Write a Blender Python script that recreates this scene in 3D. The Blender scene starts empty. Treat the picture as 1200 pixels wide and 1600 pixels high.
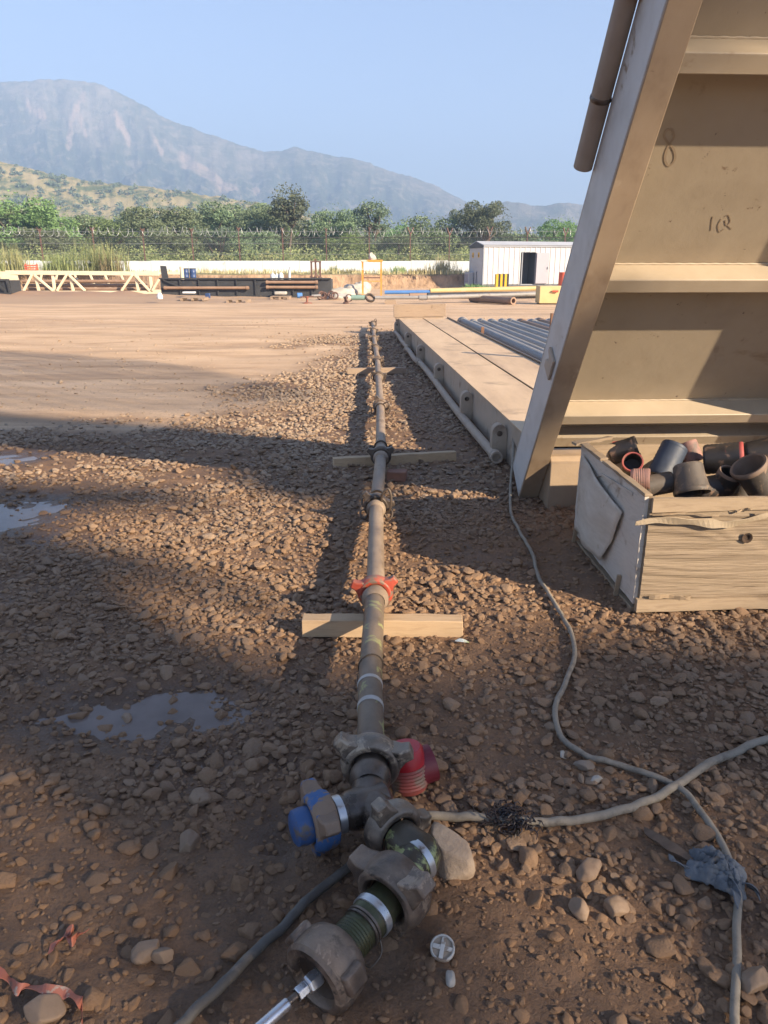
import bpy, bmesh, math, random
import numpy as np
from mathutils import Vector, Matrix, Quaternion
from mathutils import noise as mnoise

random.seed(7)
RNG = np.random.default_rng(11)
scene = bpy.context.scene
col = scene.collection
R = math.radians

# ------------------------------------------------------------------ camera
CAM_H, PITCH, FPX = 1.6, R(18.43), 1155.0
cam_data = bpy.data.cameras.new('camera')
cam = bpy.data.objects.new('camera', cam_data)
col.objects.link(cam)
cam.location = (0, 0, CAM_H)
cam.rotation_euler = (R(90) - PITCH, 0, 0)
cam_data.sensor_fit = 'VERTICAL'
cam_data.sensor_height = 36.0
cam_data.lens = 36.0 * FPX / 1600.0
cam_data.clip_start = 0.05
cam_data.clip_end = 9000
scene.camera = cam

# ------------------------------------------------------------------ light
SUN_DIR = Vector((-1.0, 0.75, -0.55)).normalized()      # the way the light travels
TO_SUN = -SUN_DIR
world = bpy.data.worlds.new('World')
scene.world = world
world.use_nodes = True
wn = world.node_tree.nodes
wl = world.node_tree.links
wn.clear()
sky = wn.new('ShaderNodeTexSky')
sky.sky_type = 'NISHITA'
sky.sun_disc = False
sky.sun_elevation = math.asin(TO_SUN.z)
sky.sun_rotation = math.atan2(TO_SUN.x, TO_SUN.y)
sky.altitude = 400
sky.air_density = 1.0
sky.dust_density = 0.15
sky.ozone_density = 2.0
bg = wn.new('ShaderNodeBackground')
bg.inputs['Strength'].default_value = 0.053
wo = wn.new('ShaderNodeOutputWorld')
tint = wn.new('ShaderNodeMix')
tint.data_type = 'RGBA'
tint.blend_type = 'MULTIPLY'
tint.inputs[0].default_value = 1.0
tint.inputs[7].default_value = (0.98, 0.885, 0.96, 1)
wl.new(sky.outputs[0], tint.inputs[6])
wl.new(tint.outputs[2], bg.inputs[0])
wl.new(bg.outputs[0], wo.inputs[0])
sun_data = bpy.data.lights.new('sun', 'SUN')
sun_data.energy = 5.0
sun_data.angle = R(0.53)
sun_data.color = (1.0, 0.82, 0.60)
sun = bpy.data.objects.new('sun', sun_data)
sun.location = (30, -25, 40)
sun.rotation_euler = SUN_DIR.to_track_quat('-Z', 'Y').to_euler()
col.objects.link(sun)
scene.view_settings.view_transform = 'Standard'
scene.view_settings.look = 'None'
scene.view_settings.gamma = 1.0
scene.view_settings.use_curve_mapping = False
scene.view_settings.exposure = 2.17
HAZE_DENSITY = 0.00102
try:
    scene.cycles.max_bounces = 8
    scene.cycles.volume_bounces = 1
    scene.cycles.use_denoising = True
except Exception:
    pass

# ------------------------------------------------------------------ helpers
CP, SP = math.cos(PITCH), math.sin(PITCH)

def ray(px, py):
    u, v = (px - 600) / FPX, (800 - py) / FPX
    return Vector((u, CP + v * SP, -SP + v * CP))

def G(px, py, z=0.0):
    d = ray(px, py)
    t = (z - CAM_H) / d.z
    return Vector((d.x * t, d.y * t, z))

def at(px, py, Y):
    d = ray(px, py)
    t = Y / d.y
    return Vector((d.x * t, Y, CAM_H + d.z * t))

ORG = {}

def tag(o, label=None, cat=None, group=None, kind=None):
    if label: o['label'] = label
    if cat: o['category'] = cat
    if group: o['group'] = group
    if kind: o['kind'] = kind
    return o

def empty(name, loc, label=None, cat=None, group=None):
    o = bpy.data.objects.new(name, None)
    o.location = loc
    o.empty_display_size = 0.1
    col.objects.link(o)
    ORG[o.name] = Vector(loc)
    return tag(o, label, cat, group)

def copy_tree(o, parent=None):
    c = o.copy()
    col.objects.link(c)
    if parent is not None:
        c.parent = parent
    for ch in o.children:
        copy_tree(ch, c)
    return c

def frame(axis, up=(0, 0, 1)):
    a = Vector(axis).normalized()
    u = Vector(up)
    if abs(a.dot(u)) > 0.98 * u.length:
        u = Vector((1, 0, 0)) if abs(a.x) < 0.9 else Vector((0, 1, 0))
    s = a.cross(u).normalized()
    return a, s, s.cross(a).normalized()          # along, side, up

class MB:
    def __init__(self):
        self.v, self.f = [], []

    def add(self, vs, fs):
        n = len(self.v)
        self.v += [tuple(p) for p in vs]
        self.f += [tuple(i + n for i in f) for f in fs]
        return self

    def box(self, c, s, rot=None):
        c = Vector(c)
        hs = Vector(s) / 2
        vs = []
        for x in (-1, 1):
            for y in (-1, 1):
                for z in (-1, 1):
                    p = Vector((x * hs.x, y * hs.y, z * hs.z))
                    if rot is not None: p = rot @ p
                    vs.append(c + p)
        return self.add(vs, [(0, 1, 3, 2), (4, 6, 7, 5), (0, 4, 5, 1), (2, 3, 7, 6), (0, 2, 6, 4), (1, 5, 7, 3)])

    def beam(self, p0, p1, w, h, up=(0, 0, 1), seg=1, jit=0.0):
        p0, p1 = Vector(p0), Vector(p1)
        a, s, u = frame(p1 - p0, up)
        vs, fs = [], []
        for i in range(seg + 1):
            p = p0.lerp(p1, i / seg)
            for (x, y) in ((-1, -1), (1, -1), (1, 1), (-1, 1)):
                j = Vector((random.uniform(-jit, jit), random.uniform(-jit, jit), random.uniform(-jit, jit))) if jit else Vector()
                vs.append(p + s * x * w / 2 + u * y * h / 2 + j)
        for i in range(seg):
            for k in range(4):
                b = i * 4
                fs.append((b + k, b + (k + 1) % 4, b + 4 + (k + 1) % 4, b + 4 + k))
        fs.append((3, 2, 1, 0))
        b = seg * 4
        fs.append((b, b + 1, b + 2, b + 3))
        return self.add(vs, fs)

    def cyl(self, p0, p1, r0, r1=None, n=16, cap=True):
        r1 = r0 if r1 is None else r1
        p0, p1 = Vector(p0), Vector(p1)
        a, s, u = frame(p1 - p0)
        vs = []
        for p, r in ((p0, r0), (p1, r1)):
            for k in range(n):
                t = 2 * math.pi * k / n
                vs.append(p + (s * math.cos(t) + u * math.sin(t)) * r)
        fs = [(k, (k + 1) % n, n + (k + 1) % n, n + k) for k in range(n)]
        if cap:
            fs += [tuple(range(n - 1, -1, -1)), tuple(range(n, 2 * n))]
        return self.add(vs, fs)

    def tube(self, pts, r, n=8, cap=True):
        pts = [Vector(p) for p in pts]
        m = len(pts)
        rs = r if isinstance(r, (list, tuple)) else [r] * m
        a, s, u = frame(pts[1] - pts[0])
        vs, fs = [], []
        for i, p in enumerate(pts):
            d = (pts[min(i + 1, m - 1)] - pts[max(i - 1, 0)])
            d = d.normalized() if d.length > 1e-9 else a
            s = (s - d * s.dot(d)).normalized()
            u = s.cross(d).normalized()
            for k in range(n):
                t = 2 * math.pi * k / n
                vs.append(p + (s * math.cos(t) + u * math.sin(t)) * rs[i])
        for i in range(m - 1):
            for k in range(n):
                b = i * n
                fs.append((b + k, b + n + k, b + n + (k + 1) % n, b + (k + 1) % n))
        if cap:
            fs += [tuple(range(n)), tuple(range((m - 1) * n + n - 1, (m - 1) * n - 1, -1))]
        return self.add(vs, fs)

    def lathe(self, prof, o, axis, n=32, closed=False, roll=0.0):
        o = Vector(o)
        a, s, u = frame(axis)
        vs, fs = [], []
        m = len(prof)
        for (r, h) in prof:
            for k in range(n):
                t = 2 * math.pi * k / n + roll
                vs.append(o + a * h + (s * math.cos(t) + u * math.sin(t)) * max(r, 1e-4))
        for i in range(m if closed else m - 1):
            b, c = i * n, ((i + 1) % m) * n
            for k in range(n):
                fs.append((b + k, b + (k + 1) % n, c + (k + 1) % n, c + k))
        return self.add(vs, fs)

    def prism(self, poly, off):
        n = len(poly)
        off = Vector(off)
        vs = [Vector(p) for p in poly] + [Vector(p) + off for p in poly]
        fs = [tuple(range(n - 1, -1, -1)), tuple(range(n, 2 * n))]
        fs += [(k, (k + 1) % n, n + (k + 1) % n, n + k) for k in range(n)]
        return self.add(vs, fs)

    def ribbon(self, pts, nrm, w, th):
        """a flat strip along pts, its width direction given per point"""
        pts = [Vector(p) for p in pts]
        vs, fs = [], []
        for i, p in enumerate(pts):
            wv = Vector(nrm[i]).normalized() if isinstance(nrm, list) else Vector(nrm).normalized()
            d = (pts[min(i + 1, len(pts) - 1)] - pts[max(i - 1, 0)]).normalized()
            up = d.cross(wv).normalized()
            ww = w[i] if isinstance(w, list) else w
            for (x, y) in ((-1, -1), (1, -1), (1, 1), (-1, 1)):
                vs.append(p + wv * x * ww / 2 + up * y * th / 2)
        for i in range(len(pts) - 1):
            b = i * 4
            for k in range(4):
                fs.append((b + k, b + (k + 1) % 4, b + 4 + (k + 1) % 4, b + 4 + k))
        fs.append((3, 2, 1, 0))
        b = (len(pts) - 1) * 4
        fs.append((b, b + 1, b + 2, b + 3))
        return self.add(vs, fs)

    def build(self, name, mat, parent=None, smooth=38, bevel=0.0, origin=None, seg=2):
        me = bpy.data.meshes.new(name)
        if parent is not None:
            org = ORG[parent.name]
        elif origin is not None:
            org = Vector(origin)
        else:
            a = np.array(self.v)
            org = Vector((float(a[:, 0].mean()), float(a[:, 1].mean()), float(a[:, 2].min())))
        me.from_pydata([(p[0] - org.x, p[1] - org.y, p[2] - org.z) for p in self.v], [], self.f)
        me.update()
        bm = bmesh.new()
        bm.from_mesh(me)
        bmesh.ops.recalc_face_normals(bm, faces=bm.faces)
        bm.to_mesh(me)
        bm.free()
        if smooth:
            me.polygons.foreach_set('use_smooth', [True] * len(me.polygons))
            me.set_sharp_from_angle(angle=R(smooth))
        me.materials.append(mat)
        o = bpy.data.objects.new(name, me)
        col.objects.link(o)
        if parent is not None:
            o.parent = parent
        else:
            o.location = org
        ORG[o.name] = org
        if bevel:
            b = o.modifiers.new('bevel', 'BEVEL')
            b.width = bevel
            b.segments = seg
            b.limit_method = 'ANGLE'
            b.angle_limit = R(40)
        return o

def spline(pts, n=8):
    pts = [Vector(p) for p in pts]
    out = []
    for i in range(len(pts) - 1):
        p0 = pts[i - 1] if i else pts[0] * 2 - pts[1]
        p1, p2 = pts[i], pts[i + 1]
        p3 = pts[i + 2] if i + 2 < len(pts) else p2 * 2 - p1
        for k in range(n):
            t = k / n
            out.append(0.5 * ((2 * p1) + (p2 - p0) * t + (2 * p0 - 5 * p1 + 4 * p2 - p3) * t * t + (3 * p1 - p0 - 3 * p2 + p3) * t ** 3))
    out.append(pts[-1])
    return out

# vectorised value noise ------------------------------------------------
def _h(ix, iy, s):
    n = (ix.astype(np.int64) * 374761393 + iy.astype(np.int64) * 668265263 + s * 1442695041) & 0xffffffff
    n = ((n ^ (n >> 13)) * 1274126177) & 0xffffffff
    return ((n ^ (n >> 16)) & 0xffff) / 65535.0

def vnoise(x, y, s=0):
    x = np.asarray(x, float); y = np.asarray(y, float)
    ix, iy = np.floor(x), np.floor(y)
    fx, fy = x - ix, y - iy
    fx = fx * fx * fx * (fx * (fx * 6 - 15) + 10); fy = fy * fy * fy * (fy * (fy * 6 - 15) + 10)
    a, b = _h(ix, iy, s), _h(ix + 1, iy, s)
    c, d = _h(ix, iy + 1, s), _h(ix + 1, iy + 1, s)
    return (a + (b - a) * fx) * (1 - fy) + (c + (d - c) * fx) * fy

def fbm(x, y, s=0, o=4, g=0.5):
    t, a, n = 0.0, 1.0, 0.0
    for k in range(o):
        ca, sa = math.cos(0.6 * k + 0.3), math.sin(0.6 * k + 0.3)
        t = t + a * vnoise((x * ca - y * sa) * 2 ** k + 17.3 * k, (x * sa + y * ca) * 2 ** k + 9.1 * k, s + k)
        n += a
        a *= g
    return t / n * 2 - 1

def sstep(a, b, x):
    t = np.clip((x - a) / (b - a), 0, 1)
    return t * t * (3 - 2 * t)

# ------------------------------------------------------------------ materials
def _nodes(name):
    m = bpy.data.materials.new(name)
    m.use_nodes = True
    nt = m.node_tree
    b = nt.nodes['Principled BSDF']
    return m, nt, b

def node(nt, typ, **kw):
    n = nt.nodes.new(typ)
    for k, v in kw.items():
        setattr(n, k, v)
    return n

def ramp(nt, fac, cols, pos=None):
    r = nt.nodes.new('ShaderNodeValToRGB')
    k = len(cols)
    pos = pos or [0.3 + 0.4 * i / max(1, k - 1) for i in range(k)]
    e = r.color_ramp.elements
    while len(e) < k:
        e.new(0.5)
    for i in range(k):
        e[i].position = pos[i]
        c = cols[i]
        e[i].color = (c[0], c[1], c[2], 1) if not isinstance(c, (int, float)) else (c, c, c, 1)
    nt.links.new(fac, r.inputs[0])
    return r.outputs[0]

def mixc(nt, fac, a, b, blend='MIX'):
    n = nt.nodes.new('ShaderNodeMix')
    n.data_type = 'RGBA'
    n.blend_type = blend
    for sock, val in ((n.inputs[0], fac), (n.inputs[6], a), (n.inputs[7], b)):
        if isinstance(val, (int, float)):
            sock.default_value = val if sock is n.inputs[0] or sock == n.inputs[0] else (val, val, val, 1)
        elif isinstance(val, (tuple, list)):
            sock.default_value = (val[0], val[1], val[2], 1)
        else:
            nt.links.new(val, sock)
    return n.outputs[2]

def math_(nt, op, a, b=0.0, clamp=False):
    n = nt.nodes.new('ShaderNodeMath')
    n.operation = op
    n.use_clamp = clamp
    for sock, val in ((n.inputs[0], a), (n.inputs[1], b)):
        if isinstance(val, (int, float)):
            sock.default_value = val
        else:
            nt.links.new(val, sock)
    return n.outputs[0]

def noise_tex(nt, vec, scale, detail=6, rough=0.6, dist=0.0):
    n = nt.nodes.new('ShaderNodeTexNoise')
    n.inputs['Scale'].default_value = scale
    n.inputs['Detail'].default_value = detail
    n.inputs['Roughness'].default_value = rough
    n.inputs['Distortion'].default_value = dist
    nt.links.new(vec, n.inputs['Vector'])
    return n.outputs['Fac']

def obj_vec(nt, stretch=(1, 1, 1), rot=(0, 0, 0), jitter=True):
    tc = nt.nodes.new('ShaderNodeTexCoord')
    mp = nt.nodes.new('ShaderNodeMapping')
    mp.inputs['Scale'].default_value = stretch
    mp.inputs['Rotation'].default_value = rot
    if jitter:
        oi = nt.nodes.new('ShaderNodeObjectInfo')
        ad = nt.nodes.new('ShaderNodeVectorMath')
        ad.operation = 'ADD'
        mu = math_(nt, 'MULTIPLY', oi.outputs['Random'], 13.0)
        nt.links.new(tc.outputs['Object'], ad.inputs[0])
        nt.links.new(mu, ad.inputs[1])
        nt.links.new(ad.outputs[0], mp.inputs['Vector'])
    else:
        nt.links.new(tc.outputs['Object'], mp.inputs['Vector'])
    return mp.outputs[0], tc.outputs['Object']

def mat(name, cols, scale=6, rough=(0.6, 0.8), metal=0.0, bump=0.2, bscale=60, stretch=(1, 1, 1), rot=(0, 0, 0),
        spots=(), dust=None, pos=None, dist=0.0, bdist=0.004, bstretch=None, detail=7):
    """cols: ramp over a noise; spots: (colour, scale, threshold, softness) patches; dust: (colour, amount) settled on upward faces"""
    m, nt, b = _nodes(name)
    v, raw = obj_vec(nt, stretch, rot)
    f = noise_tex(nt, v, scale, detail, 0.62, dist)
    c = ramp(nt, f, cols, pos)
    for i, (sc, ss, th, soft) in enumerate(spots):
        v2, _ = obj_vec(nt, (1, 1, 1), (0.3 * i, 0.7 * i, 1.1 * i))
        f2 = noise_tex(nt, v2, ss, 8, 0.65, 0.4)
        k = ramp(nt, f2, [0.0, 1.0], [th, min(1, th + soft)])
        c = mixc(nt, k, c, sc)
    if dust:
        ge = nt.nodes.new('ShaderNodeNewGeometry')
        sx = nt.nodes.new('ShaderNodeSeparateXYZ')
        nt.links.new(ge.outputs['Normal'], sx.inputs[0])
        up = ramp(nt, sx.outputs['Z'], [0.0, 1.0], [0.25, 0.95])
        v3, _ = obj_vec(nt)
        f3 = ramp(nt, noise_tex(nt, v3, 9, 6, 0.6), [0.25, 1.0], [0.35, 0.6])
        k = math_(nt, 'MULTIPLY', math_(nt, 'MULTIPLY', up, f3), dust[1])
        c = mixc(nt, k, c, dust[0])
    nt.links.new(c, b.inputs['Base Color'])
    rr = ramp(nt, f, [rough[0], rough[1]])
    nt.links.new(rr, b.inputs['Roughness'])
    b.inputs['Metallic'].default_value = metal
    if bump:
        v4, _ = obj_vec(nt, bstretch or stretch, rot)
        bt = noise_tex(nt, v4, bscale, 8, 0.65)
        bn = nt.nodes.new('ShaderNodeBump')
        bn.inputs['Strength'].default_value = bump
        bn.inputs['Distance'].default_value = bdist
        nt.links.new(bt, bn.inputs['Height'])
        nt.links.new(bn.outputs[0], b.inputs['Normal'])
    return m

# ------------------------------------------------------------------ ground shape
def zones(x, y):
    """sand, gravel, puddle, bare: fields over the ground plane"""
    x = np.asarray(x, float); y = np.asarray(y, float)
    w = fbm(x * 0.9, y * 0.9, 40, 4)
    # western edge of the gravel, drawn as x of the edge for each y
    ye = np.array([0, 6.0, 6.9, 7.7, 9.0, 11.9, 14.5, 19.0, 21.0])
    xe = np.array([-60, -12.0, -3.9, -2.5, -1.75, -1.15, -1.0, -0.8, 0.4])
    edge = np.interp(y, ye, xe)
    grav = sstep(-0.35 - 0.07 * y, 0.35 + 0.05 * y, x - edge + w * (0.55 + 0.09 * y))
    grav = grav * (1 - sstep(2.4, 4.5, x - 0.1 * y)) * (1 - sstep(19.0, 21.5, y)) * sstep(-3.0, -1.0, y)
    sand = (1 - grav) * sstep(4.5, 6.5, y + 0.15 * x)
    bare = np.zeros_like(x)
    for (px, py, rx, ry, k) in BARE:
        c = G(px, py); ax = G(px + rx, py).x - c.x; ay = abs(G(px, py - ry).y - c.y)
        d = ((x - c.x) / ax) ** 2 + ((y - c.y) / ay) ** 2
        bare = np.maximum(bare, k * np.exp(-d * 0.9))
    bare = np.clip(bare * (1.15 + 0.9 * fbm(x * 2.6, y * 2.6, 51, 4)), 0, 1)
    pud = np.zeros_like(x)
    for (px, py, rx, ry, k) in PUDDLE:
        c = G(px, py); ax = G(px + rx, py).x - c.x; ay = abs(G(px, py - ry).y - c.y)
        d = ((x - c.x) / ax) ** 2 + ((y - c.y) / ay) ** 2
        pud = np.maximum(pud, k * np.exp(-d ** 1.5 * 0.8))
    return sand, grav, pud, bare

# image spots (pixel of the photograph) where the mud shows bare or stands under water
BARE = [(120, 1480, 260, 190, 0.62), (300, 1560, 240, 100, 0.6), (60, 1300, 120, 70, 0.4), (760, 1430, 150, 70, 0.75), (900, 1530, 170, 90, 0.75),
        (720, 1560, 120, 60, 0.7), (740, 868, 70, 18, 0.95), (690, 700, 80, 20, 0.6), (800, 1190, 60, 22, 0.8), (1010, 1310, 90, 40, 0.5),
        (440, 1330, 120, 80, 0.55), (740, 1000, 90, 30, 0.5), (860, 860, 60, 40, 0.7), (640, 640, 50, 30, 0.5), (520, 1480, 100, 90, 0.7),
        (640, 1040, 60, 60, 0.35), (210, 1120, 170, 40, 0.6), (30, 800, 90, 40, 0.8), (20, 712, 70, 12, 0.9)]
PUDDLE = [(205, 1112, 150, 42, 1.1), (290, 1185, 90, 28, 0.62), (440, 1300, 50, 40, 0.5), (330, 1240, 90, 24, 0.4), (15, 800, 95, 26, 1.0),
          (105, 838, 60, 14, 0.7), (10, 713, 62, 11, 1.0), (80, 1060, 50, 14, 0.4), (440, 1190, 40, 22, 0.45)]

def H(x, y):
    x = np.asarray(x, float); y = np.asarray(y, float)
    sand, grav, pud, bare = zones(x, y)
    near = 1 - sstep(8, 30, np.hypot(x, y))
    h = fbm(x * 0.35, y * 0.35, 1, 3) * 0.035 * (1 - sstep(60, 200, np.hypot(x, y)))
    h = h + near * fbm(x * 2.2, y * 2.2, 5, 4) * 0.016 * (1 - 0.6 * sand)
    clod = np.abs(fbm(x * 7, y * 7, 9, 4)) * 0.024 + fbm(x * 24, y * 24, 15, 3) * 0.0075
    h = h + near * (clod - 0.005) * (1 - 0.75 * sand) * (0.7 + 0.5 * bare)
    h = h + near * sand * (fbm(x * 1.1 + 0.6 * y, y * 3.5, 22, 4) * 0.018)
    h = h - 0.030 * pud - 0.022 * tracks(x, y) * sand
    # low heap of dug earth at the far left of the yard
    d = ((x + 17.0) / 7.5) ** 2 + ((y - 40.0) / 3.2) ** 2
    h = h + 0.42 * np.exp(-d * 1.2) * (0.8 + 0.5 * fbm(x * 0.8, y * 0.8, 33, 4))
    d = ((x + 23.0) / 3.0) ** 2 + ((y - 38.5) / 2.0) ** 2
    h = h + 0.30 * np.exp(-d * 1.2)
    return h

def tracks(x, y):
    t = 0
    for (a, b, c_, wv) in TRACKS:
        yy = a + b * x + c_ * x * x + 0.25 * np.sin(x * 0.35 + a)
        for off in (0.0, wv):
            d = np.abs(y - yy - off)
            t = np.maximum(t, np.exp(-(d / (0.10 + 0.012 * y)) ** 2))
    return t * (0.55 + 0.6 * fbm(x * 0.5, y * 0.5, 120, 3))
TRACKS = [(12.5, 0.25, 0.01, 1.9), (17.5, -0.12, 0.004, 2.3), (23.0, 0.18, 0.0, 2.6), (28.5, -0.3, -0.004, 3.2), (9.8, -0.35, 0.0, 1.7), (15.0, 0.55, 0.02, 2.0)]

def hz(x, y):
    return float(H(np.array([x]), np.array([y]))[0])

def GH(px, py, dz=0.0):
    p = G(px, py, 0)
    for _ in range(3):
        p = G(px, py, hz(p.x, p.y) + dz)
    return p

def axis_steps(lo, hi, step, c0, c1, grow, far):
    a = [c0]
    while a[-1] < c1:
        a.append(a[-1] + step)
    st = step
    while a[-1] < hi:
        st = min(st * grow, far)
        a.append(a[-1] + st)
    b = [c0]
    st = step
    while b[-1] > lo:
        st = min(st * grow, far)
        b.append(b[-1] - st)
    return np.array(b[:0:-1] + a)

def grid_mesh(name, X, Y, Z, m, attrs=None, smooth=True):
    ny, nx = X.shape
    me = bpy.data.meshes.new(name)
    co = np.stack([X, Y, Z], -1).reshape(-1, 3)
    me.vertices.add(len(co))
    me.vertices.foreach_set('co', co.astype(np.float32).ravel())
    i = (np.arange(ny - 1)[:, None] * nx + np.arange(nx - 1)[None, :]).ravel()
    q = np.stack([i, i + 1, i + nx + 1, i + nx], -1).astype(np.int32)
    me.loops.add(q.size)
    me.loops.foreach_set('vertex_index', q.ravel())
    me.polygons.add(len(q))
    me.polygons.foreach_set('loop_start', np.arange(0, q.size, 4, dtype=np.int32))
    me.polygons.foreach_set('loop_total', np.full(len(q), 4, np.int32))
    me.update(calc_edges=True)
    me.polygons.foreach_set('use_smooth', [smooth] * len(q))
    if attrs is not None:
        a = me.color_attributes.new('zone', 'FLOAT_COLOR', 'POINT')
        a.data.foreach_set('color', attrs.reshape(-1, 4).astype(np.float32).ravel())
    me.materials.append(m)
    o = bpy.data.objects.new(name, me)
    col.objects.link(o)
    return o

def ground_material():
    m, nt, b = _nodes('ground_earth')
    ge = node(nt, 'ShaderNodeNewGeometry')
    P = ge.outputs['Position']
    at_ = node(nt, 'ShaderNodeAttribute', attribute_name='zone')
    sp = node(nt, 'ShaderNodeSeparateColor')
    nt.links.new(at_.outputs['Color'], sp.inputs[0])
    sandf, wetf, gravf = sp.outputs[0], sp.outputs[1], sp.outputs[2]
    mp = node(nt, 'ShaderNodeMapping')
    mp.inputs['Scale'].default_value = (0.35, 1.5, 1)
    mp.inputs['Rotation'].default_value = (0, 0, R(14))
    nt.links.new(P, mp.inputs[0])
    streak = noise_tex(nt, mp.outputs[0], 0.8, 8, 0.68, 0.6)
    sand = ramp(nt, streak, [(0.40, 0.26, 0.155), (0.56, 0.38, 0.235), (0.63, 0.44, 0.28), (0.70, 0.505, 0.335)], [0.34, 0.45, 0.54, 0.66])
    grit = noise_tex(nt, P, 55, 6, 0.75)
    sand = mixc(nt, ramp(nt, grit, [0.9, 0.0], [0.36, 0.47]), sand, (0.36, 0.24, 0.145))
    peb = node(nt, 'ShaderNodeTexVoronoi')
    peb.inputs['Scale'].default_value = 9.0
    nt.links.new(P, peb.inputs['Vector'])
    sand = mixc(nt, ramp(nt, peb.outputs['Distance'], [0.8, 0.0], [0.07, 0.14]), sand, (0.44, 0.33, 0.24))
    # damp darker earth in large patches of the yard
    dp = noise_tex(nt, P, 0.16, 5, 0.6, 0.5)
    sand = mixc(nt, ramp(nt, dp, [0.0, 0.6], [0.53, 0.72]), sand, (0.36, 0.245, 0.165))
    sand = mixc(nt, math_(nt, 'MULTIPLY', at_.outputs['Alpha'], 0.75), sand, (0.37, 0.255, 0.17))
    soil_n = noise_tex(nt, P, 7, 8, 0.7)
    soil = ramp(nt, soil_n, [(0.125, 0.072, 0.039), (0.215, 0.123, 0.067), (0.31, 0.185, 0.105)], [0.3, 0.5, 0.7])
    soil = mixc(nt, ramp(nt, noise_tex(nt, P, 90, 5, 0.7), [0.6, 0.0], [0.36, 0.52]), soil, (0.10, 0.07, 0.05))
    c = mixc(nt, sandf, soil, sand)
    c = mixc(nt, wetf, c, (0.13, 0.078, 0.048))
    # dug earth heap
    sep = node(nt, 'ShaderNodeSeparateXYZ')
    nt.links.new(P, sep.inputs[0])
    hp = ramp(nt, sep.outputs['Z'], [0.0, 0.9], [0.12, 0.24])
    c = mixc(nt, hp, c, (0.34, 0.215, 0.14))
    nt.links.new(c, b.inputs['Base Color'])
    r0 = ramp(nt, soil_n, [0.62, 0.92], [0.35, 0.6])
    rr = mixc(nt, sandf, r0, 0.95)
    rr = mixc(nt, wetf, rr, 0.22)
    nt.links.new(rr, b.inputs['Roughness'])
    b.inputs['Specular IOR Level'].default_value = 0.35
    bt = math_(nt, 'ADD', math_(nt, 'MULTIPLY', noise_tex(nt, P, 38, 8, 0.7), 0.9), math_(nt, 'MULTIPLY', streak, 1.2))
    bn = node(nt, 'ShaderNodeBump')
    bn.inputs['Strength'].default_value = 0.9
    bn.inputs['Distance'].default_value = 0.022
    nt.links.new(bt, bn.inputs['Height'])
    nt.links.new(bn.outputs[0], b.inputs['Normal'])
    return m

xs = axis_steps(-2250, 2250, 0.022, -1.7, 2.0, 1.05, 90)
ys = [-500, -300, -150, -80, -40, -20, -10, -5, -2, -1, -0.4, 0.1, 0.5, 0.8]
while ys[-1] < 2200:
    ys.append(ys[-1] + max(0.019, 0.0115 * ys[-1]))
ys = np.array(ys)
GX, GY = np.meshgrid(xs, ys)
gz = H(GX, GY)
sand, grav, pud, bare = zones(GX, GY)
wet = np.clip(sstep(0.002, -0.02, gz) * (1 - sand) * (GY < 9) * 0.55 + pud * 0.9 + 0.25 * bare * (1 - sand) * (GY < 4), 0, 1)
far_sand = np.maximum(sand, sstep(8, 14, GY) * (1 - grav))
attr = np.stack([np.clip(far_sand, 0, 1), wet, grav, np.clip(np.maximum(np.clip(tracks(GX, GY), 0, 1) * (GY > 5), 1.25 * sstep(0.25, 0.8, np.exp(-(((GX + 14) / 11.5) ** 2 + ((GY - 37.5) / 4.2) ** 2)) + 0.35 * fbm(GX * 0.35, GY * 0.7, 140, 4))), 0, 1.2)], -1)
tag(grid_mesh('ground', GX, GY, gz, ground_material(), attr), kind='structure')

# ------------------------------------------------------------------ puddles
def water_mat():
    m, nt, b = _nodes('muddy_water')
    ge = node(nt, 'ShaderNodeNewGeometry')
    n = noise_tex(nt, ge.outputs['Position'], 6, 5, 0.6)
    nt.links.new(ramp(nt, n, [(0.14, 0.105, 0.085), (0.20, 0.155, 0.13)]), b.inputs['Base Color'])
    b.inputs['Roughness'].default_value = 0.12
    b.inputs['IOR'].default_value = 1.33
    b.inputs['Specular IOR Level'].default_value = 0.5
    bn = node(nt, 'ShaderNodeBump')
    bn.inputs['Strength'].default_value = 0.08
    bn.inputs['Distance'].default_value = 0.004
    nt.links.new(noise_tex(nt, ge.outputs['Position'], 18, 3, 0.5), bn.inputs['Height'])
    nt.links.new(bn.outputs[0], b.inputs['Normal'])
    return m
WATER = water_mat()
for (px, py, rx, ry, lv) in [(215, 1130, 260, 95, 0.0), (20, 805, 190, 70, 0.0), (10, 713, 110, 22, 0.0)]:
    c = G(px, py)
    ax = G(px + rx, py).x - c.x
    ay = abs(G(px, py - ry).y - c.y)
    # the water stands where the ground dips below its level
    gx, gy = np.meshgrid(np.linspace(-1, 1, 31), np.linspace(-1, 1, 31))
    hh = H(c.x + gx * ax, c.y + gy * ay)
    level = float(np.percentile(hh[(gx ** 2 + gy ** 2) < 0.16], 58))
    bm_ = MB()
    ring = [(c.x + ax * math.cos(t) * (0.9 + 0.1 * math.sin(3 * t)), c.y + ay * math.sin(t), level) for t in np.linspace(0, 2 * math.pi, 40, endpoint=False)]
    bm_.add(ring, [tuple(range(40))])
    tag(bm_.build('puddle', WATER, smooth=0), kind='structure')

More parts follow.
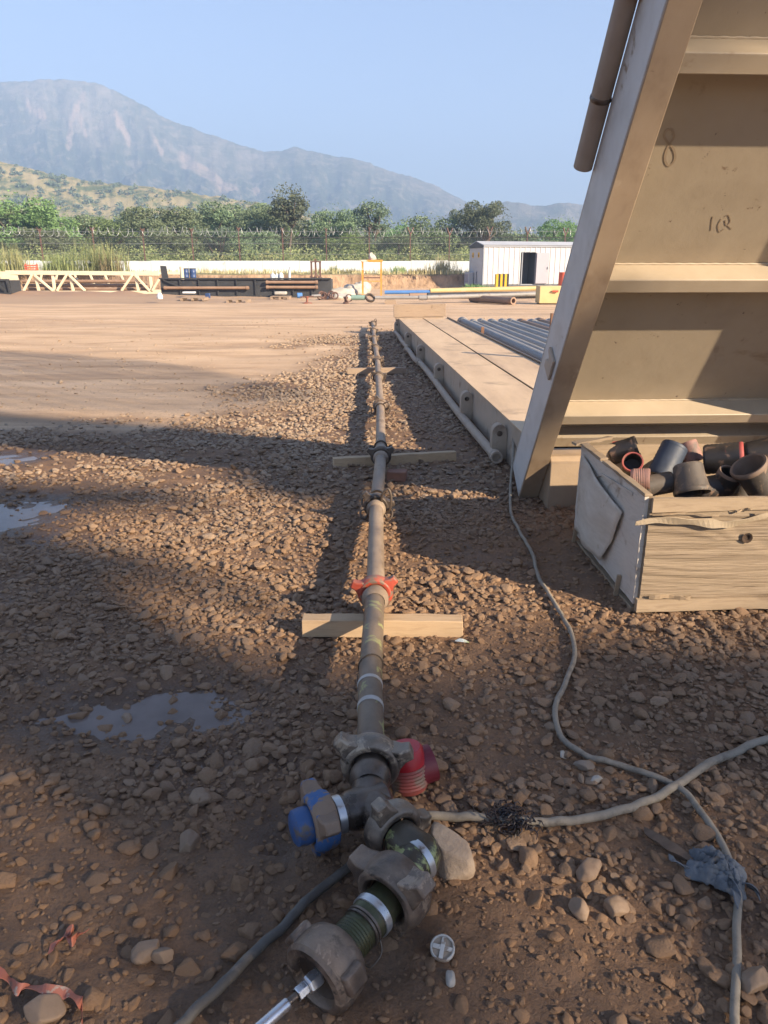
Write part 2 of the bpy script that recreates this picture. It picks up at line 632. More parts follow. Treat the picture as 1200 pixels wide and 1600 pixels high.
# ------------------------------------------------------------------ gravel (stones as instances)
def stone_mesh(i, angular):
    bm = bmesh.new()
    bmesh.ops.create_icosphere(bm, subdivisions=3 if i < 8 else 2, radius=1.0)
    rnd = random.Random(100 + i)
    planes = []
    for _ in range(angular):
        d = Vector((rnd.gauss(0, 1), rnd.gauss(0, 1), rnd.gauss(0, 1))).normalized()
        planes.append((d, rnd.uniform(0.50, 0.82)))
    off = Vector((i * 3.1, i * 1.7, 0))
    for v in bm.verts:
        p = v.co.copy()
        p *= 1 + 0.16 * mnoise.noise(p * 1.3 + off) + 0.04 * mnoise.noise(p * 4 + off)
        for d, k in planes:
            s = p.dot(d) - k
            if s > 0:
                p -= d * s * 0.93
        v.co = p
    me = bpy.data.meshes.new('stone')
    bm.to_mesh(me)
    bm.free()
    me.polygons.foreach_set('use_smooth', [True] * len(me.polygons))
    return me

def stone_mat():
    m, nt, b = _nodes('river_stone')
    oi = node(nt, 'ShaderNodeObjectInfo')
    tc = node(nt, 'ShaderNodeTexCoord')
    md = node(nt, 'ShaderNodeAttribute', attribute_name='mud', attribute_type='INSTANCER')
    c = ramp(nt, oi.outputs['Random'], [(0.282, 0.18, 0.107), (0.215, 0.16, 0.112), (0.339, 0.221, 0.135), (0.271, 0.206, 0.149), (0.373, 0.247, 0.153), (0.305, 0.196, 0.116), (0.429, 0.319, 0.223), (0.237, 0.149, 0.088)],
             [0.0, 0.14, 0.3, 0.46, 0.6, 0.74, 0.9, 0.97])
    n = noise_tex(nt, tc.outputs['Object'], 2.2, 8, 0.7)
    c = mixc(nt, ramp(nt, n, [0.0, 0.55], [0.42, 0.66]), c, (0.345, 0.225, 0.14))
    c = mixc(nt, ramp(nt, noise_tex(nt, tc.outputs['Object'], 14, 4, 0.7), [0.35, 0.0], [0.32, 0.5]), c, (0.10, 0.075, 0.055))
    geo = node(nt, 'ShaderNodeNewGeometry')
    n2 = noise_tex(nt, geo.outputs['Position'], 22, 6, 0.7)
    k = math_(nt, 'MULTIPLY', ramp(nt, n2, [0.75, 1.0], [0.25, 0.5]), md.outputs['Fac'], True)
    c = mixc(nt, k, c, (0.27, 0.158, 0.085))
    dry = math_(nt, 'MULTIPLY', md.outputs['Fac'], -1.0, True)
    c = mixc(nt, dry, c, (0.46, 0.345, 0.24))
    nt.links.new(c, b.inputs['Base Color'])
    nt.links.new(ramp(nt, n, [0.6, 0.85]), b.inputs['Roughness'])
    b.inputs['Specular IOR Level'].default_value = 0.3
    bn = node(nt, 'ShaderNodeBump')
    bn.inputs['Strength'].default_value = 0.5
    bn.inputs['Distance'].default_value = 0.1
    nt.links.new(noise_tex(nt, tc.outputs['Object'], 5, 8, 0.7), bn.inputs['Height'])
    nt.links.new(bn.outputs[0], b.inputs['Normal'])
    return m
STONE = stone_mat()

def scatter_group(name, meshes, material):
    ng = bpy.data.node_groups.new(name, 'GeometryNodeTree')
    ng.interface.new_socket('Geometry', in_out='INPUT', socket_type='NodeSocketGeometry')
    ng.interface.new_socket('Geometry', in_out='OUTPUT', socket_type='NodeSocketGeometry')
    N, L = ng.nodes, ng.links
    gi, go = N.new('NodeGroupInput'), N.new('NodeGroupOutput')
    inst = N.new('GeometryNodeInstanceOnPoints')
    L.new(gi.outputs[0], inst.inputs['Points'])
    jn = N.new('GeometryNodeJoinGeometry')
    for i, me in enumerate(meshes):
        ob = bpy.data.objects.new('stone_source', me)
        me.materials.clear()
        me.materials.append(material)
        on = N.new('GeometryNodeObjectInfo')
        on.inputs['Object'].default_value = ob
        on.inputs['As Instance'].default_value = True
        L.new(on.outputs['Geometry'], jn.inputs[0])
    L.new(jn.outputs[0], inst.inputs['Instance'])
    inst.inputs['Pick Instance'].default_value = True
    def named(nm, dt):
        a = N.new('GeometryNodeInputNamedAttribute')
        a.data_type = dt
        a.inputs['Name'].default_value = nm
        return a.outputs[0]
    L.new(named('pick', 'INT'), inst.inputs['Instance Index'])
    e = N.new('FunctionNodeEulerToRotation')
    L.new(named('rot', 'FLOAT_VECTOR'), e.inputs[0])
    L.new(e.outputs[0], inst.inputs['Rotation'])
    L.new(named('size', 'FLOAT_VECTOR'), inst.inputs['Scale'])
    L.new(inst.outputs[0], go.inputs[0])
    return ng

def scatter(name, P, rot, size, pick, extra, group):
    me = bpy.data.meshes.new(name)
    me.vertices.add(len(P))
    me.vertices.foreach_set('co', P.astype(np.float32).ravel())
    for nm, dt, arr in (('rot', 'FLOAT_VECTOR', rot), ('size', 'FLOAT_VECTOR', size), ('pick', 'INT', pick), ('mud', 'FLOAT', extra)):
        a = me.attributes.new(nm, dt, 'POINT')
        a.data.foreach_set('vector' if dt == 'FLOAT_VECTOR' else 'value', arr.astype(np.int32 if dt == 'INT' else np.float32).ravel())
    o = bpy.data.objects.new(name, me)
    col.objects.link(o)
    md = o.modifiers.new('scatter', 'NODES')
    md.node_group = group
    return o

STONES = [stone_mesh(i, 8 + (i * 3) % 8) for i in range(8)]

def make_gravel():
    pts = []
    def layer(x0, x1, y0, y1, sp, keep):
        gx, gy = np.meshgrid(np.arange(x0, x1, sp), np.arange(y0, y1, sp * 0.87))
        gx = gx + (np.arange(gx.shape[0])[:, None] % 2) * sp * 0.5
        x = (gx + RNG.uniform(-.46, .46, gx.shape) * sp).ravel()
        y = (gy + RNG.uniform(-.46, .46, gy.shape) * sp).ravel()
        s, g, p, b = zones(x, y)
        # only what the camera's surroundings can see
        vis = np.abs(x) < 1.2 + 0.62 * y
        cl = 0.5 + 0.9 * fbm(x * 1.6, y * 1.6, 70, 4)
        dens = g * (1 - 0.86 * b) * (1 - 0.30 * p) * np.clip(cl + 0.30, 0.22, 1.0) 
        k = (RNG.random(len(x)) < dens * keep) & vis
        pts.append(np.stack([x[k], y[k], np.full(k.sum(), sp), b[k], p[k]], -1))
    def grit(x0, x1, y0, y1, sp, keep):
        n = int((x1 - x0) * (y1 - y0) / sp ** 2 * keep)
        x, y = RNG.uniform(x0, x1, n), RNG.uniform(y0, y1, n)
        s, g, p, b = zones(x, y)
        k = (RNG.random(n) < (0.25 + 0.75 * np.clip(0.5 + 1.6 * fbm(x * 2.4, y * 2.4, 88, 3), 0, 1)) * (1 - 0.8 * p)) & (np.abs(x) < 1.2 + 0.62 * y)
        pts.append(np.stack([x[k], y[k], np.full(k.sum(), sp), 0.25 + 0 * b[k], p[k]], -1))
    def drystones(x0, x1, y0, y1, sp, keep):
        n = int((x1 - x0) * (y1 - y0) / sp ** 2 * keep)
        x, y = RNG.uniform(x0, x1, n), RNG.uniform(y0, y1, n)
        s, g, p, b = zones(x, y)
        k = (s > 0.6) & (RNG.random(n) < np.clip(0.35 + 1.5 * fbm(x * 0.5, y * 0.9, 61, 3), 0.03, 1))
        pts.append(np.stack([x[k], y[k], RNG.uniform(0.018, 0.055, k.sum()), np.full(k.sum(), -1.0), p[k]], -1))
    layer(-3.2, 3.6, 0.85, 5.2, 0.040, 0.92)
    layer(-3.2, 3.6, 0.85, 5.2, 0.062, 0.42)
    layer(-3.2, 3.6, 0.85, 5.2, 0.024, 0.45)
    grit(-2.6, 3.0, 0.85, 3.4, 0.0135, 0.42)
    layer(-6.5, 4.5, 5.2, 10.0, 0.050, 0.95)
    layer(-6.5, 4.5, 5.2, 10.0, 0.075, 0.35)
    layer(-4.5, 3.0, 10.0, 21.0, 0.075, 0.9)
    drystones(-16, 4, 5.0, 24.0, 0.15, 0.5)
    a = np.concatenate(pts)
    n = len(a)
    x, y, sp, b, p = a.T
    L = np.clip(sp * RNG.lognormal(-0.84, 0.33, n), 0.004, 0.042)
    size = np.stack([L * RNG.uniform(0.85, 1.25, n), L * RNG.uniform(0.6, 0.95, n), L * RNG.uniform(0.32, 0.60, n)], -1)
    rot = np.stack([RNG.normal(0, 0.28, n), RNG.normal(0, 0.28, n), RNG.uniform(0, 6.283, n)], -1)
    sink = np.clip(0.30 + 0.75 * np.clip(b, 0, 1) + RNG.normal(0, 0.25, n), -0.6, 0.75)
    z = H(x, y) + size[:, 2] * (0.72 - sink)
    mud = np.where(b < -0.5, -0.85, np.clip(0.45 + 0.8 * b + 0.4 * fbm(x * 1.3, y * 1.3, 77, 3), 0, 1) - sstep(3.6, 9.0, y + 0.8 * fbm(x * 0.7, y * 0.7, 78, 3)) * 1.05)
    o = scatter('gravel', np.stack([x, y, z], -1), rot, size, RNG.integers(0, 8, n), mud, scatter_group('gravel_scatter', STONES, STONE))
    print('gravel stones', n)
    return tag(o, 'loose brown river gravel lying over the wet yard earth', 'gravel', kind='stuff')
make_gravel()

# ------------------------------------------------------------------ land beyond the yard
def rock_land(name, base, veg, scale_v, cover, bump=2.0, rockcol=None, zlo=0, zhi=1):
    m, nt, b = _nodes(name)
    ge = node(nt, 'ShaderNodeNewGeometry')
    P = ge.outputs['Position']
    g = ramp(nt, noise_tex(nt, P, scale_v * 0.25, 8, 0.65), base)
    v = noise_tex(nt, P, scale_v, 9, 0.72, 0.3)
    vc = ramp(nt, noise_tex(nt, P, scale_v * 3, 5, 0.6), veg)
    c = mixc(nt, ramp(nt, v, [0.0, 1.0], [cover - 0.04, cover + 0.05]), vc, g)
    if rockcol:
        at_ = node(nt, 'ShaderNodeAttribute', attribute_name='zone')
        sp = node(nt, 'ShaderNodeSeparateColor')
        nt.links.new(at_.outputs['Color'], sp.inputs[0])
        rk = math_(nt, 'MULTIPLY', sp.outputs[0], ramp(nt, noise_tex(nt, P, scale_v * 0.8, 9, 0.75), [0.25, 1.0], [0.40, 0.58]))
        c = mixc(nt, rk, c, rockcol)
        sc = math_(nt, 'MULTIPLY', sp.outputs[1], ramp(nt, noise_tex(nt, P, scale_v * 0.7, 9, 0.75), [0.1, 1.0], [0.36, 0.52]))
        c = mixc(nt, sc, c, (0.30, 0.225, 0.17))
    nt.links.new(c, b.inputs['Base Color'])
    b.inputs['Roughness'].default_value = 1.0
    b.inputs['Specular IOR Level'].default_value = 0.05
    bn = node(nt, 'ShaderNodeBump')
    bn.inputs['Strength'].default_value = 0.8
    bn.inputs['Distance'].default_value = bump
    nt.links.new(math_(nt, 'ADD', noise_tex(nt, P, scale_v, 8, 0.7), math_(nt, 'MULTIPLY', v, 0.5)), bn.inputs['Height'])
    nt.links.new(bn.outputs[0], b.inputs['Normal'])
    return m

MOUNT = rock_land('mountain_land', [(0.10, 0.095, 0.065), (0.20, 0.175, 0.13)], [(0.028, 0.04, 0.02), (0.06, 0.072, 0.036)], 0.055, 0.54, 6.0, (0.25, 0.21, 0.175))
HILL = rock_land('hill_land', [(0.36, 0.29, 0.16), (0.28, 0.24, 0.12), (0.42, 0.34, 0.21)], [(0.07, 0.095, 0.04), (0.12, 0.14, 0.06)], 0.075, 0.47, 1.5)

def mountain(name, ridge, Yr, depth, m, amp, seedn, scars=(), zbase=-2.0, tback=1.35):
    px = np.array([r[0] for r in ridge], float)
    py = np.array([r[1] for r in ridge], float)
    cols = np.linspace(px[0], px[-1], 700)
    rp = np.interp(cols, px, py)
    rp = rp + fbm(cols / 22.0, cols * 0 + seedn, seedn, 5, 0.65) * 4.2
    T = np.concatenate([np.linspace(0, 1, 150), np.linspace(1.02, tback, 20)])
    X = np.zeros((len(T), len(cols))); Y = X.copy(); Z = X.copy()
    ridgeZ = np.array([at(c, p, Yr).z for c, p in zip(cols, rp)])
    slope = np.array([ray(c, p).x / ray(c, p).y for c, p in zip(cols, rp)])
    for j, t in enumerate(T):
        y = Yr - depth * (1 - t)
        X[j] = slope * y
        Y[j] = y
        if t <= 1:
            f = 0.62 * t ** 1.25 + 0.38 * (0.35 * sstep(0.75, 0.97, t) + 0.65 * t ** 3)
        else:
            f = 1 - (t - 1) * 1.5
        k = amp * np.clip(4 * t * (1 - t), 0, 1) if t <= 1 else 0
        gul = 1 - np.abs(fbm(slope * 9 + 0.25 * t, np.full_like(slope, t * 1.3), seedn + 3, 5)) * 2
        det = fbm(slope * 40, np.full_like(slope, t * 6), seedn + 9, 5)
        Z[j] = zbase + (ridgeZ - zbase) * f + k * (gul - 0.5) * 0.9 + k * det * 0.75
    rock = np.zeros_like(Z); scar = np.zeros_like(Z)
    tt = T[:, None] + 0 * Z
    rock = sstep(0.72, 0.97, tt + 0.15 * fbm(X / 60, Y / 60, seedn + 20, 3)) * (0.55 + 0.6 * fbm(X / 35, Z / 90, seedn + 31, 4))
    cc = cols[None, :] + 0 * Z
    for (c0, t0, c1, t1, w) in scars:
        dx, dt = c1 - c0, (t1 - t0) * 300
        ll = dx * dx + dt * dt + 1e-6
        s = np.clip(((cc - c0) * dx + (tt - t0) * 300 * dt) / ll, 0, 1)
        d = np.hypot(cc - c0 - s * dx, (tt - t0) * 300 - s * dt)
        scar = np.maximum(scar, 1 - sstep(w * 0.4, w * 1.2, d + 6 * fbm(cc / 9, tt * 30, 5, 3)))
    a = np.stack([np.clip(rock, 0, 1), scar, 0 * Z, 1 + 0 * Z], -1)
    return tag(grid_mesh(name, X, Y, Z, m, a), kind='structure')

RIDGE = [(-600, 250), (-450, 210), (-250, 160), (-100, 136), (0, 129), (60, 126), (100, 123), (150, 129), (185, 146), (215, 159), (250, 179), (290, 198), (330, 211), (370, 226),
         (410, 236), (440, 238), (458, 231), (475, 233), (490, 236), (530, 244), (570, 253), (600, 263), (640, 276), (680, 291), (710, 306), (745, 322), (780, 334), (830, 346), (900, 362)]
mountain('mountain', RIDGE, 1450, 620, MOUNT, 34, 3,
         scars=[(130, 0.95, 92, 0.80, 3), (285, 0.84, 362, 0.73, 13), (318, 0.80, 345, 0.72, 15), (176, 0.91, 190, 0.86, 6), (396, 0.78, 402, 0.75, 6), (118, 0.86, 120, 0.84, 4), (40, 0.90, 60, 0.86, 5), (240, 0.86, 246, 0.83, 4)])
mountain('distant_hill', [(560, 372), (640, 350), (700, 334), (745, 321), (790, 315), (815, 317), (835, 321), (860, 319), (885, 318), (920, 322), (1000, 315), (1100, 308), (1300, 300), (1500, 320), (1700, 350)],
         1120, 260, MOUNT, 10, 13)
mountain('near_hill', [(-900, 240), (-500, 236), (-200, 243), (0, 254), (40, 262), (100, 276), (160, 286), (230, 293), (320, 304), (400, 316), (470, 330), (560, 350), (640, 372), (700, 395)],
         470, 190, HILL, 3.0, 23)

# raised ground behind the cut bank, rising slowly to the hills
TERR = rock_land('scrub_land', [(0.34, 0.27, 0.15), (0.26, 0.22, 0.11), (0.40, 0.31, 0.19)], [(0.10, 0.13, 0.045), (0.16, 0.17, 0.07)], 0.25, 0.50, 0.3)
bx = np.concatenate([np.linspace(-220, -40, 30), np.linspace(-39, 30, 140), np.linspace(32, 220, 30)])
front = 56.0 + 1.2 * np.sin(bx * 0.11) + 1.6 * fbm(bx * 0.18, bx * 0, 90, 3) + np.clip((-bx - 6) * 0.10, 0, 2.0)
prof = [(0.0, -0.1), (0.15, 0.12), (0.42, 0.40), (0.55, 0.62), (0.62, 0.84), (0.75, 0.98), (1.3, 1.03)]
rows = len(prof) + 26
BX = np.zeros((rows, len(bx))); BY = BX.copy(); BZ = BX.copy()
hgt = 1.0 + 0.0 * bx
for j in range(rows):
    if j < len(prof):
        d, z = prof[j]
        dy = d + 0.30 * (np.abs(fbm(bx * 0.75, bx * 0 + 2, 91, 4))) * (1 if 0 < j < 6 else 0.3) + 0.06 * fbm(bx * 3, bx * 0 + j, 92, 3)
        BX[j], BY[j], BZ[j] = bx, front + dy, z * hgt + (0.05 * fbm(bx * 1.5, bx * 0 + j * 2, 93, 3) if j else 0)
    else:
        k = j - len(prof) + 1
        y = 58 + 0.9 * k ** 1.75
        BX[j], BY[j] = bx * (1 + (y - 58) / 120), np.maximum(front + 1.6, y)
        BZ[j] = hgt * 1.03 + 0.15 * fbm(BX[j] * 0.2, BY[j] * 0.2, 94, 3) + 0.012 * np.clip(y - 70, 0, 600)
def bank_mat():
    m, nt, b = _nodes('cut_bank')
    ge = node(nt, 'ShaderNodeNewGeometry')
    P = ge.outputs['Position']
    sx = node(nt, 'ShaderNodeSeparateXYZ')
    nt.links.new(ge.outputs['True Normal'], sx.inputs[0])
    mp = node(nt, 'ShaderNodeMapping')
    mp.inputs['Scale'].default_value = (1.0, 1.0, 0.12)
    nt.links.new(P, mp.inputs[0])
    e = ramp(nt, noise_tex(nt, mp.outputs[0], 1.5, 8, 0.75), [(0.17, 0.11, 0.07), (0.35, 0.23, 0.14), (0.45, 0.31, 0.20)], [0.36, 0.47, 0.62])
    t = ramp(nt, noise_tex(nt, P, 0.5, 7, 0.7), [(0.34, 0.26, 0.14), (0.20, 0.19, 0.08), (0.40, 0.31, 0.19)])
    c = mixc(nt, ramp(nt, sx.outputs['Z'], [0.0, 1.0], [0.75, 0.95]), e, t)
    nt.links.new(c, b.inputs['Base Color'])
    b.inputs['Roughness'].default_value = 1
    bn = node(nt, 'ShaderNodeBump')
    bn.inputs['Distance'].default_value = 0.25
    bn.inputs['Strength'].default_value = 0.8
    nt.links.new(noise_tex(nt, mp.outputs[0], 2.2, 7, 0.7), bn.inputs['Height'])
    nt.links.new(bn.outputs[0], b.inputs['Normal'])
    return m
tag(grid_mesh('terrain', BX, BY, BZ, bank_mat()), kind='structure')

def tz(x, y):          # height of the raised ground
    return 1.05 + 0.012 * max(0.0, y - 70)

# ------------------------------------------------------------------ haze
hz_m = bpy.data.materials.new('haze_air')
hz_m.use_nodes = True
hn = hz_m.node_tree
hn.nodes.clear()
pv = hn.nodes.new('ShaderNodeVolumePrincipled')
pv.inputs['Color'].default_value = (0.32, 0.465, 0.72, 1)
pv.inputs['Density'].default_value = HAZE_DENSITY
pv.inputs['Anisotropy'].default_value = 0.0
ho = hn.nodes.new('ShaderNodeOutputMaterial')
hn.links.new(pv.outputs[0], ho.inputs['Volume'])
h_ = MB().box((0, 850, 161), (5200, 3000, 326))
tag(h_.build('haze', hz_m, smooth=0), 'thin pale morning haze over the yard and hills', 'haze', kind='stuff')

# ------------------------------------------------------------------ object materials
CREAM = mat('cream_steel', [(0.265, 0.213, 0.150), (0.325, 0.266, 0.190), (0.295, 0.238, 0.168)], 1.6, (0.42, 0.6), 0.0, 0.35, 3.0, bdist=0.012,
            spots=[((0.21, 0.15, 0.095), 2.6, 0.60, 0.10), ((0.11, 0.072, 0.05), 24.0, 0.665, 0.03), ((0.14, 0.085, 0.05), 8.0, 0.68, 0.04), ((0.36, 0.285, 0.20), 1.8, 0.62, 0.12)])
RIBM = mat('rib_cream_steel', [(0.35, 0.28, 0.195), (0.43, 0.35, 0.25)], 2.5, (0.45, 0.6), 0.0, 0.12, 45, spots=[((0.26, 0.185, 0.115), 3.0, 0.62, 0.10), ((0.15, 0.09, 0.05), 10.0, 0.70, 0.04)])
GREYPAINT = mat('weathered_grey_paint', [(0.44, 0.43, 0.40), (0.55, 0.54, 0.51), (0.48, 0.46, 0.42)], 3.0, (0.45, 0.6), 0.0, 0.12, 60,
                spots=[((0.28, 0.23, 0.17), 5.0, 0.62, 0.06), ((0.16, 0.09, 0.05), 14.0, 0.69, 0.04)])
DIRTYFLANGE = mat('mud_brushed_flange', [(0.21, 0.145, 0.095), (0.33, 0.245, 0.165), (0.37, 0.28, 0.19)], 4.0, (0.5, 0.7), 0.0, 0.2, 40, (1, 1, 0.35),
                  spots=[((0.13, 0.07, 0.04), 7.0, 0.66, 0.05), ((0.44, 0.35, 0.25), 3.0, 0.64, 0.1)])
DECK = mat('dusty_deck_plate', [(0.42, 0.29, 0.175), (0.56, 0.40, 0.25), (0.64, 0.47, 0.30)], 0.9, (0.6, 0.8), 0.0, 0.15, 50, (3, 0.6, 1),
           spots=[((0.33, 0.235, 0.15), 1.4, 0.56, 0.12), ((0.30, 0.22, 0.15), 9.0, 0.66, 0.05), ((0.40, 0.40, 0.38), 2.4, 0.70, 0.10)])
SIDEPLATE = mat('catwalk_side_paint', [(0.33, 0.26, 0.19), (0.42, 0.34, 0.26), (0.37, 0.31, 0.24)], 2.2, (0.55, 0.75), 0.0, 0.15, 50,
                spots=[((0.22, 0.15, 0.10), 3.5, 0.58, 0.12), ((0.48, 0.44, 0.38), 4.0, 0.66, 0.06)], dust=((0.42, 0.29, 0.18), 0.7))
PIPE = mat('muddy_flow_pipe', [(0.09, 0.066, 0.048), (0.20, 0.145, 0.10), (0.33, 0.25, 0.18), (0.15, 0.112, 0.084)], 5.5, (0.45, 0.75), 0.25, 0.25, 60, (1, 0.45, 1),
           spots=[((0.30, 0.22, 0.15), 5.0, 0.60, 0.10)], dust=((0.34, 0.245, 0.165), 0.6), pos=[0.3, 0.42, 0.58, 0.7])
PIPEGREEN = mat('flaking_green_pipe', [(0.08, 0.062, 0.046), (0.20, 0.15, 0.105), (0.14, 0.105, 0.078)], 7, (0.4, 0.7), 0.25, 0.3, 55, (1, 0.6, 1),
                spots=[((0.36, 0.37, 0.15), 11.0, 0.565, 0.04), ((0.22, 0.16, 0.11), 7.0, 0.64, 0.08)], dust=((0.27, 0.20, 0.13), 0.45))
OLIVE = mat('greasy_olive_steel', [(0.035, 0.035, 0.022), (0.085, 0.085, 0.038), (0.055, 0.05, 0.03)], 9, (0.25, 0.5), 0.4, 0.25, 55,
            spots=[((0.20, 0.23, 0.07), 13.0, 0.64, 0.04), ((0.12, 0.085, 0.055), 8.0, 0.60, 0.08)])
LIMEFLAKE = mat('lime_flaked_elbow', [(0.05, 0.042, 0.03), (0.11, 0.085, 0.055)], 8, (0.3, 0.55), 0.3, 0.3, 55,
                spots=[((0.36, 0.37, 0.15), 9.0, 0.54, 0.04), ((0.12, 0.09, 0.06), 14.0, 0.62, 0.06)])
NUT = mat('mud_caked_nut', [(0.06, 0.05, 0.04), (0.14, 0.11, 0.085), (0.25, 0.195, 0.145)], 14, (0.28, 0.6), 0.35, 0.4, 90, bdist=0.005, pos=[0.34, 0.5, 0.62],
          spots=[((0.36, 0.29, 0.21), 16.0, 0.56, 0.05), ((0.028, 0.024, 0.02), 11.0, 0.60, 0.06)], dust=((0.36, 0.285, 0.205), 0.6))
NUTRUST = mat('rust_brown_nut', [(0.07, 0.05, 0.038), (0.16, 0.112, 0.08), (0.25, 0.18, 0.125)], 13, (0.3, 0.65), 0.3, 0.4, 90, bdist=0.005, pos=[0.34, 0.5, 0.62],
              spots=[((0.34, 0.25, 0.175), 15.0, 0.57, 0.05), ((0.030, 0.024, 0.02), 10.0, 0.60, 0.06)], dust=((0.33, 0.24, 0.165), 0.5))
NUTBLUE = mat('blue_flaked_nut', [(0.20, 0.13, 0.085), (0.26, 0.18, 0.12)], 9, (0.5, 0.75), 0.1, 0.4, 45,
              spots=[((0.045, 0.115, 0.27), 9.0, 0.56, 0.03), ((0.42, 0.40, 0.36), 16.0, 0.68, 0.03)])
NUTRED = mat('red_flaked_nut', [(0.34, 0.05, 0.025), (0.42, 0.07, 0.035)], 9, (0.45, 0.7), 0.1, 0.35, 60,
             spots=[((0.17, 0.115, 0.08), 16.0, 0.49, 0.04)], dust=((0.38, 0.24, 0.16), 0.4))
NUTDARK = mat('black_oily_nut', [(0.045, 0.034, 0.027), (0.09, 0.066, 0.05), (0.12, 0.09, 0.065)], 9, (0.35, 0.65), 0.4, 0.4, 45, dust=((0.22, 0.16, 0.11), 0.5))
DARKSTEEL = mat('dark_wet_steel', [(0.055, 0.043, 0.035), (0.12, 0.092, 0.07), (0.17, 0.13, 0.10)], 9, (0.22, 0.5), 0.5, 0.4, 50, dust=((0.26, 0.20, 0.15), 0.4), spots=[((0.24, 0.185, 0.135), 14.0, 0.62, 0.05)])
BLUE = mat('scuffed_blue_cap', [(0.03, 0.075, 0.19), (0.045, 0.105, 0.25)], 10, (0.45, 0.65), 0, 0.3, 50, spots=[((0.13, 0.10, 0.075), 14, 0.56, 0.08)])
BAND = mat('silver_band', [(0.50, 0.50, 0.49), (0.62, 0.62, 0.61)], 20, (0.25, 0.45), 0.75, 0.1, 80, spots=[((0.22, 0.18, 0.14), 16, 0.62, 0.08)])
WHITEBAND = mat('pale_tape_band', [(0.34, 0.31, 0.27), (0.48, 0.45, 0.41)], 14, (0.5, 0.7), 0, 0.1, 80, spots=[((0.22, 0.17, 0.12), 12, 0.58, 0.1)])
CHROME = mat('bright_fitting', [(0.55, 0.55, 0.56), (0.68, 0.68, 0.69)], 12, (0.2, 0.35), 0.85, 0.1, 60, spots=[((0.20, 0.15, 0.11), 11, 0.62, 0.06)])
BLACKRUBBER = mat('black_rubber', [(0.016, 0.014, 0.013), (0.035, 0.03, 0.027)], 10, (0.5, 0.7), 0, 0.2, 60, dust=((0.09, 0.07, 0.055), 0.3))
REDPLASTIC = mat('red_protector', [(0.42, 0.015, 0.022), (0.50, 0.025, 0.03)], 8, (0.3, 0.5), 0, 0.15, 60, spots=[((0.14, 0.07, 0.05), 12, 0.66, 0.07)])
REDTHREAD = mat('dull_red_thread', [(0.26, 0.05, 0.045), (0.36, 0.09, 0.07)], 8, (0.5, 0.7), 0, 0.2, 60, spots=[((0.20, 0.13, 0.09), 10, 0.52, 0.1)])
WOODNEW = mat('fresh_sawn_wood', [(0.36, 0.24, 0.135), (0.47, 0.33, 0.195), (0.41, 0.285, 0.165)], 3.2, (0.7, 0.85), 0, 0.2, 40, (1.2, 14, 14), dist=0.6,
              spots=[((0.24, 0.155, 0.09), 5.0, 0.62, 0.1)])
WOODOLD = mat('dusty_old_wood', [(0.24, 0.17, 0.115), (0.34, 0.25, 0.175), (0.29, 0.215, 0.15)], 3.2, (0.75, 0.9), 0, 0.25, 40, (1.2, 14, 14), dist=0.6,
              spots=[((0.17, 0.115, 0.075), 4.0, 0.60, 0.1)])
BRICKM = mat('clay_brick', [(0.20, 0.095, 0.06), (0.28, 0.14, 0.09)], 14, (0.8, 0.95), 0, 0.4, 60, spots=[((0.24, 0.17, 0.12), 8, 0.58, 0.1)])
CRATEFRONT = mat('rough_crate_ply', [(0.10, 0.068, 0.042), (0.24, 0.175, 0.112), (0.29, 0.22, 0.145), (0.20, 0.145, 0.092)], 2.4, (0.75, 0.9), 0, 0.9, 2.6, (1.0, 1, 34), dist=1.2,
                 bdist=0.012, pos=[0.28, 0.42, 0.56, 0.72], spots=[((0.30, 0.20, 0.12), 2.4, 0.64, 0.10)])
CRATEWOOD = mat('crate_batten', [(0.22, 0.155, 0.095), (0.33, 0.245, 0.158), (0.28, 0.205, 0.13)], 2.4, (0.75, 0.9), 0, 0.3, 30, (2, 2, 16), dist=0.5,
                spots=[((0.22, 0.14, 0.085), 5, 0.64, 0.08)])
CRATEGREY = mat('grey_crate_ply', [(0.40, 0.345, 0.28), (0.52, 0.46, 0.385), (0.46, 0.405, 0.335)], 2.4, (0.7, 0.85), 0, 0.4, 8, (1, 3, 16), dist=0.7,
                spots=[((0.25, 0.185, 0.13), 3.2, 0.60, 0.1), ((0.12, 0.085, 0.06), 18, 0.70, 0.04)])
CABLE = mat('dusty_cable', [(0.10, 0.083, 0.064), (0.25, 0.215, 0.165), (0.17, 0.143, 0.11)], 20, (0.65, 0.85), 0, 0.35, 90, spots=[((0.09, 0.075, 0.06), 10, 0.62, 0.08)], dust=((0.31, 0.255, 0.19), 0.5))
HOSE = mat('dark_hose', [(0.075, 0.065, 0.055), (0.13, 0.115, 0.095)], 14, (0.55, 0.8), 0, 0.35, 90, spots=[((0.19, 0.15, 0.11), 12, 0.56, 0.1)])
RAGM = mat('blue_grey_rag', [(0.085, 0.09, 0.095), (0.14, 0.15, 0.16), (0.20, 0.20, 0.20)], 12, (0.85, 0.95), 0, 0.5, 120, spots=[((0.13, 0.10, 0.075), 10, 0.62, 0.08)])
BARKM = mat('brown_bark_strip', [(0.11, 0.07, 0.045), (0.19, 0.125, 0.08)], 12, (0.8, 0.95), 0, 0.5, 60, (1, 5, 1))
ROCKM = mat('tan_rock', [(0.26, 0.18, 0.115), (0.44, 0.325, 0.22), (0.35, 0.255, 0.175)], 8, (0.8, 0.95), 0, 1.0, 16, spots=[((0.20, 0.13, 0.08), 12, 0.62, 0.1)], bdist=0.012)
CAPM = mat('scuffed_white_cap', [(0.50, 0.46, 0.40), (0.62, 0.58, 0.51)], 16, (0.5, 0.7), 0, 0.2, 60, spots=[((0.27, 0.20, 0.14), 28, 0.54, 0.08)])
